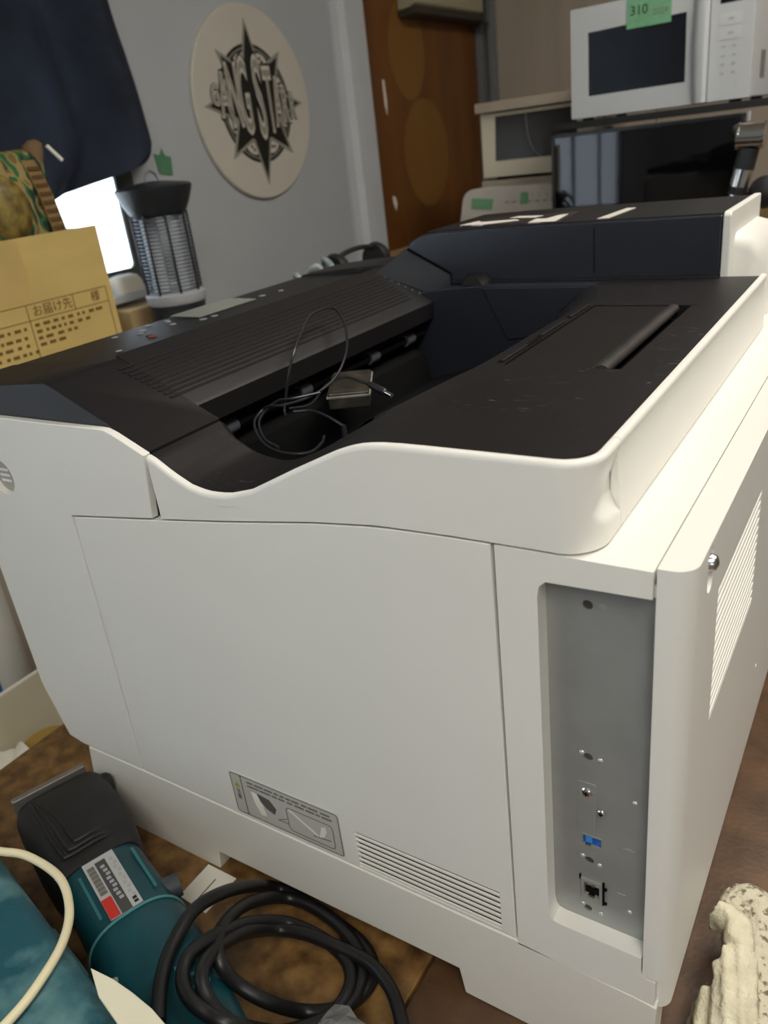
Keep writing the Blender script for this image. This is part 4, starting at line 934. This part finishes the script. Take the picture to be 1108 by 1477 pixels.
gtp = obj('tape_label', box(.133, .2200, MY - .0012, MY - .0004, .7675, .8220), GREEN, dr, smooth=None)
obj('tape_writing', text('310', .024, frame((.157, MY - .0013, .797), (1, 0, 0), (0, 0, 1)), .0002), INK, gtp, smooth=None)
obj('tape_writing', text('2029', .015, frame((.199, MY - .0013, .789), (1, 0, 0), (0, 0, 1)), .0002), GREYINK, gtp, smooth=None)
tv = thing('television', 'flat black glossy television on the desk under the microwave rack', 'television', (.19, 1.42, DZ))
obj('bezel', prism(rrect(.006, .382, .3600, .5915, .006, 3), 'y', 1.400, 1.432, holes=[rrect(.0135, .3745, .372, .5845, .002, 2)[::-1]]), mat('tv_black', '#121315', .3), tv, .001)
obj('screen', box(.0125, .3755, 1.4025, 1.41, .371, .5855), SCREEN, tv, smooth=None)
obj('back_shell', loft([[(x, y, z) for x, z in rrect(.02 + d, .37 - d, .37 + d, .58 - d, .02)] for y, d in ((1.4325, 0), (1.455, .02))]), MATS['tv_black'], tv)
obj('stand_foot', box(.10, .29, 1.37, 1.46, DZ + .0002, DZ + .008), MATS['tv_black'], tv, .002); obj('stand_neck', box(.16, .23, 1.436, 1.45, DZ + .008, .40), MATS['tv_black'], tv)
# second oven on its shelf
wr = thing('wooden_shelf', 'beige wooden shelf unit around the ivory oven', 'shelf', (-.23, 2.1, DZ))
obj('shelf_board', box(-.398, -.02, 1.875, 2.32, .6630, .688), mat('beige_board', '#a79d8c', .6), wr, .002); obj('shelf_board', box(-.398, -.02, 1.895, 2.32, .470, .488), MATS['beige_board'], wr, .002)
obj('side_board', box(-.038, -.02, 1.895, 2.32, DZ, .6628), MATS['beige_board'], wr); obj('back_board', box(-.398, -.02, 2.3205, 2.33, DZ, .69), DARK, wr)
for y in (1.90, 2.29): obj('post', box(-.396, -.378, y + .02, y + .03, DZ, .470), MATS['beige_board'], wr)
mo = thing('toaster_oven', 'ivory oven with dark glass door on the wooden shelf', 'oven', (-.22, 2.05, .488))
obj('cabinet', box(-.385, -.045, 1.905, 2.2, .4965, .6600), IVORY, mo, .003)
d2 = obj('door', prism([(-.388, .4965), (-.06, .4965), (-.06, .6600), (-.388, .6600)], 'y', 1.89, 1.9045, holes=[[(-.3500, .5375), (-.11, .5375), (-.11, .6510), (-.3450, .6510)][::-1]]), IVORY, mo, .001)
obj('door_glass', box(-.353, -.10, 1.894, 1.90, .535, .654), mat('smoky_glass', '#3a3835', .2, spec=.2), d2, smooth=None)
obj('rack_wire', tube(smoothpath([(-.255, 1.8925, .650), (-.250, 1.891, .60), (-.235, 1.891, .56), (-.215, 1.8925, .54)], 5), .0016, 6), GREYINK, d2)
for x in (-.36, -.08): obj('foot', box(x, x + .02, 1.92, 2.18, .4885, .4963), DARK, mo)
# panel appliance
ap = thing('white_appliance', 'white appliance with rounded control panel and green tape labels behind the printer', 'appliance', (-.25, 1.8, DZ))
prof = [(-.432, .3305), (-.430, .380), (-.414, .452), (-.405, .4655), (-.390, .4730), (-.360, .4755), (-.060, .4735), (-.060, .3305)]
obj('panel_body', prism(prof, 'y', 1.80, 1.872), mat('appliance_white', '#c6c3bb', .45), ap, .004, 3)
tp1 = obj('tape_label', prism([(-.384, .4525), (-.318, .4460), (-.325, .4180), (-.388, .4245)], 'y', 1.7985, 1.8002), GREEN, ap, smooth=None)
tp2 = obj('tape_label', prism([(-.237, .4580), (-.214, .4570), (-.217, .4270), (-.240, .4280)], 'y', 1.7985, 1.8002), GREEN, ap, smooth=None)
for k in range(7): obj('panel_print', box(-.285 + k * .022, -.272 + k * .022, 1.7992, 1.8004, .4335 - .0004 * k, .4362 - .0004 * k), GREYINK, ap, smooth=None)
for k in range(5): obj('panel_print', box(-.205 + k * .02, -.202 + k * .02, 1.7992, 1.8004, .441, .455), GREYP, ap, smooth=None)
# jointed chrome arm
am = thing('jointed_arm', 'black and chrome jointed metal arm standing beside the television', 'metal arm', (.39, 1.3, DZ))
obj('foot_plate', lathe([(.05, .0005), (.05, .01), (.02, .014)], (.372, 1.3, DZ), 24), RUBBER, am)
ax0 = Vector((.374, 1.3, .345)); ax1 = Vector((.412, 1.3, .535)); dv = (ax1 - ax0)
def seg(a, b, r, m, name): return obj(name, tube([ax0 + dv * a, ax0 + dv * b], r, 20), m, am)
seg(0, .48, .010, DK, 'lower_rod'); seg(.48, .60, .0140, CHROME, 'chrome_sleeve'); seg(.60, .67, .0165, RUBBER, 'black_collar'); seg(.67, .82, .0160, CHROME, 'chrome_sleeve'); seg(.82, 1.0, .0175, DK, 'black_collar')
obj('head', tube([(.394, 1.3, .5545), (.435, 1.3, .5525)], .0215, 28), CHROME, am); 
for x in (.3935, .4355): obj('head_rim', tube([(x - .0015, 1.3, .5545), (x + .0015, 1.3, .5543)], .0228, 28), CHROME, am)
obj('head_cap', tube([(.384, 1.3, .572), (.393, 1.3, .556)], .010, 14), RUBBER, am)
obj('side_knob', lathe([(.006, -.018), (.022, -.012), (.028, 0), (.022, .012), (.006, .018)], n=24, M=frame((.4440, 1.295, .4600), (1, 0, 0), (0, 0, 1))), RUBBER, am)
obj('knob_stem', tube([(.398, 1.3, .462), (.44, 1.297, .460)], .006, 10), RUBBER, am)
# air conditioner
ac = thing('air_conditioner', 'beige wall air conditioner above the brown door', 'air conditioner', (XW, 2.4, .98))
ACM = mat('aged_ivory', '#a8a288', .5, var=.04)
obj('casing', prism([(XW + .016, .990), (-.735, .994), (-.720, 1.005), (-.720, 1.19), (-.74, 1.22), (XW + .016, 1.22)], 'y', 2.165, 2.655), ACM, ac, .004)
obj('louver', prism([(-.747, .972), (-.724, .977), (-.722, .993), (-.747, .989)], 'y', 2.160, 2.660), mat('dark_louver', '#3a352c', .5), ac, .001)
obj('bottom_pan', box(XW + .016, -.748, 2.165, 2.655, .972, .9895), MATS['dark_louver'], ac)
obj('side_bracket', prism([(XW + .016, .968), (-.712, .968), (-.712, .975), (-.725, .975), (-.725, 1.14), (XW + .016, 1.14)], 'y', 2.661, 2.690), DARKMET, ac)
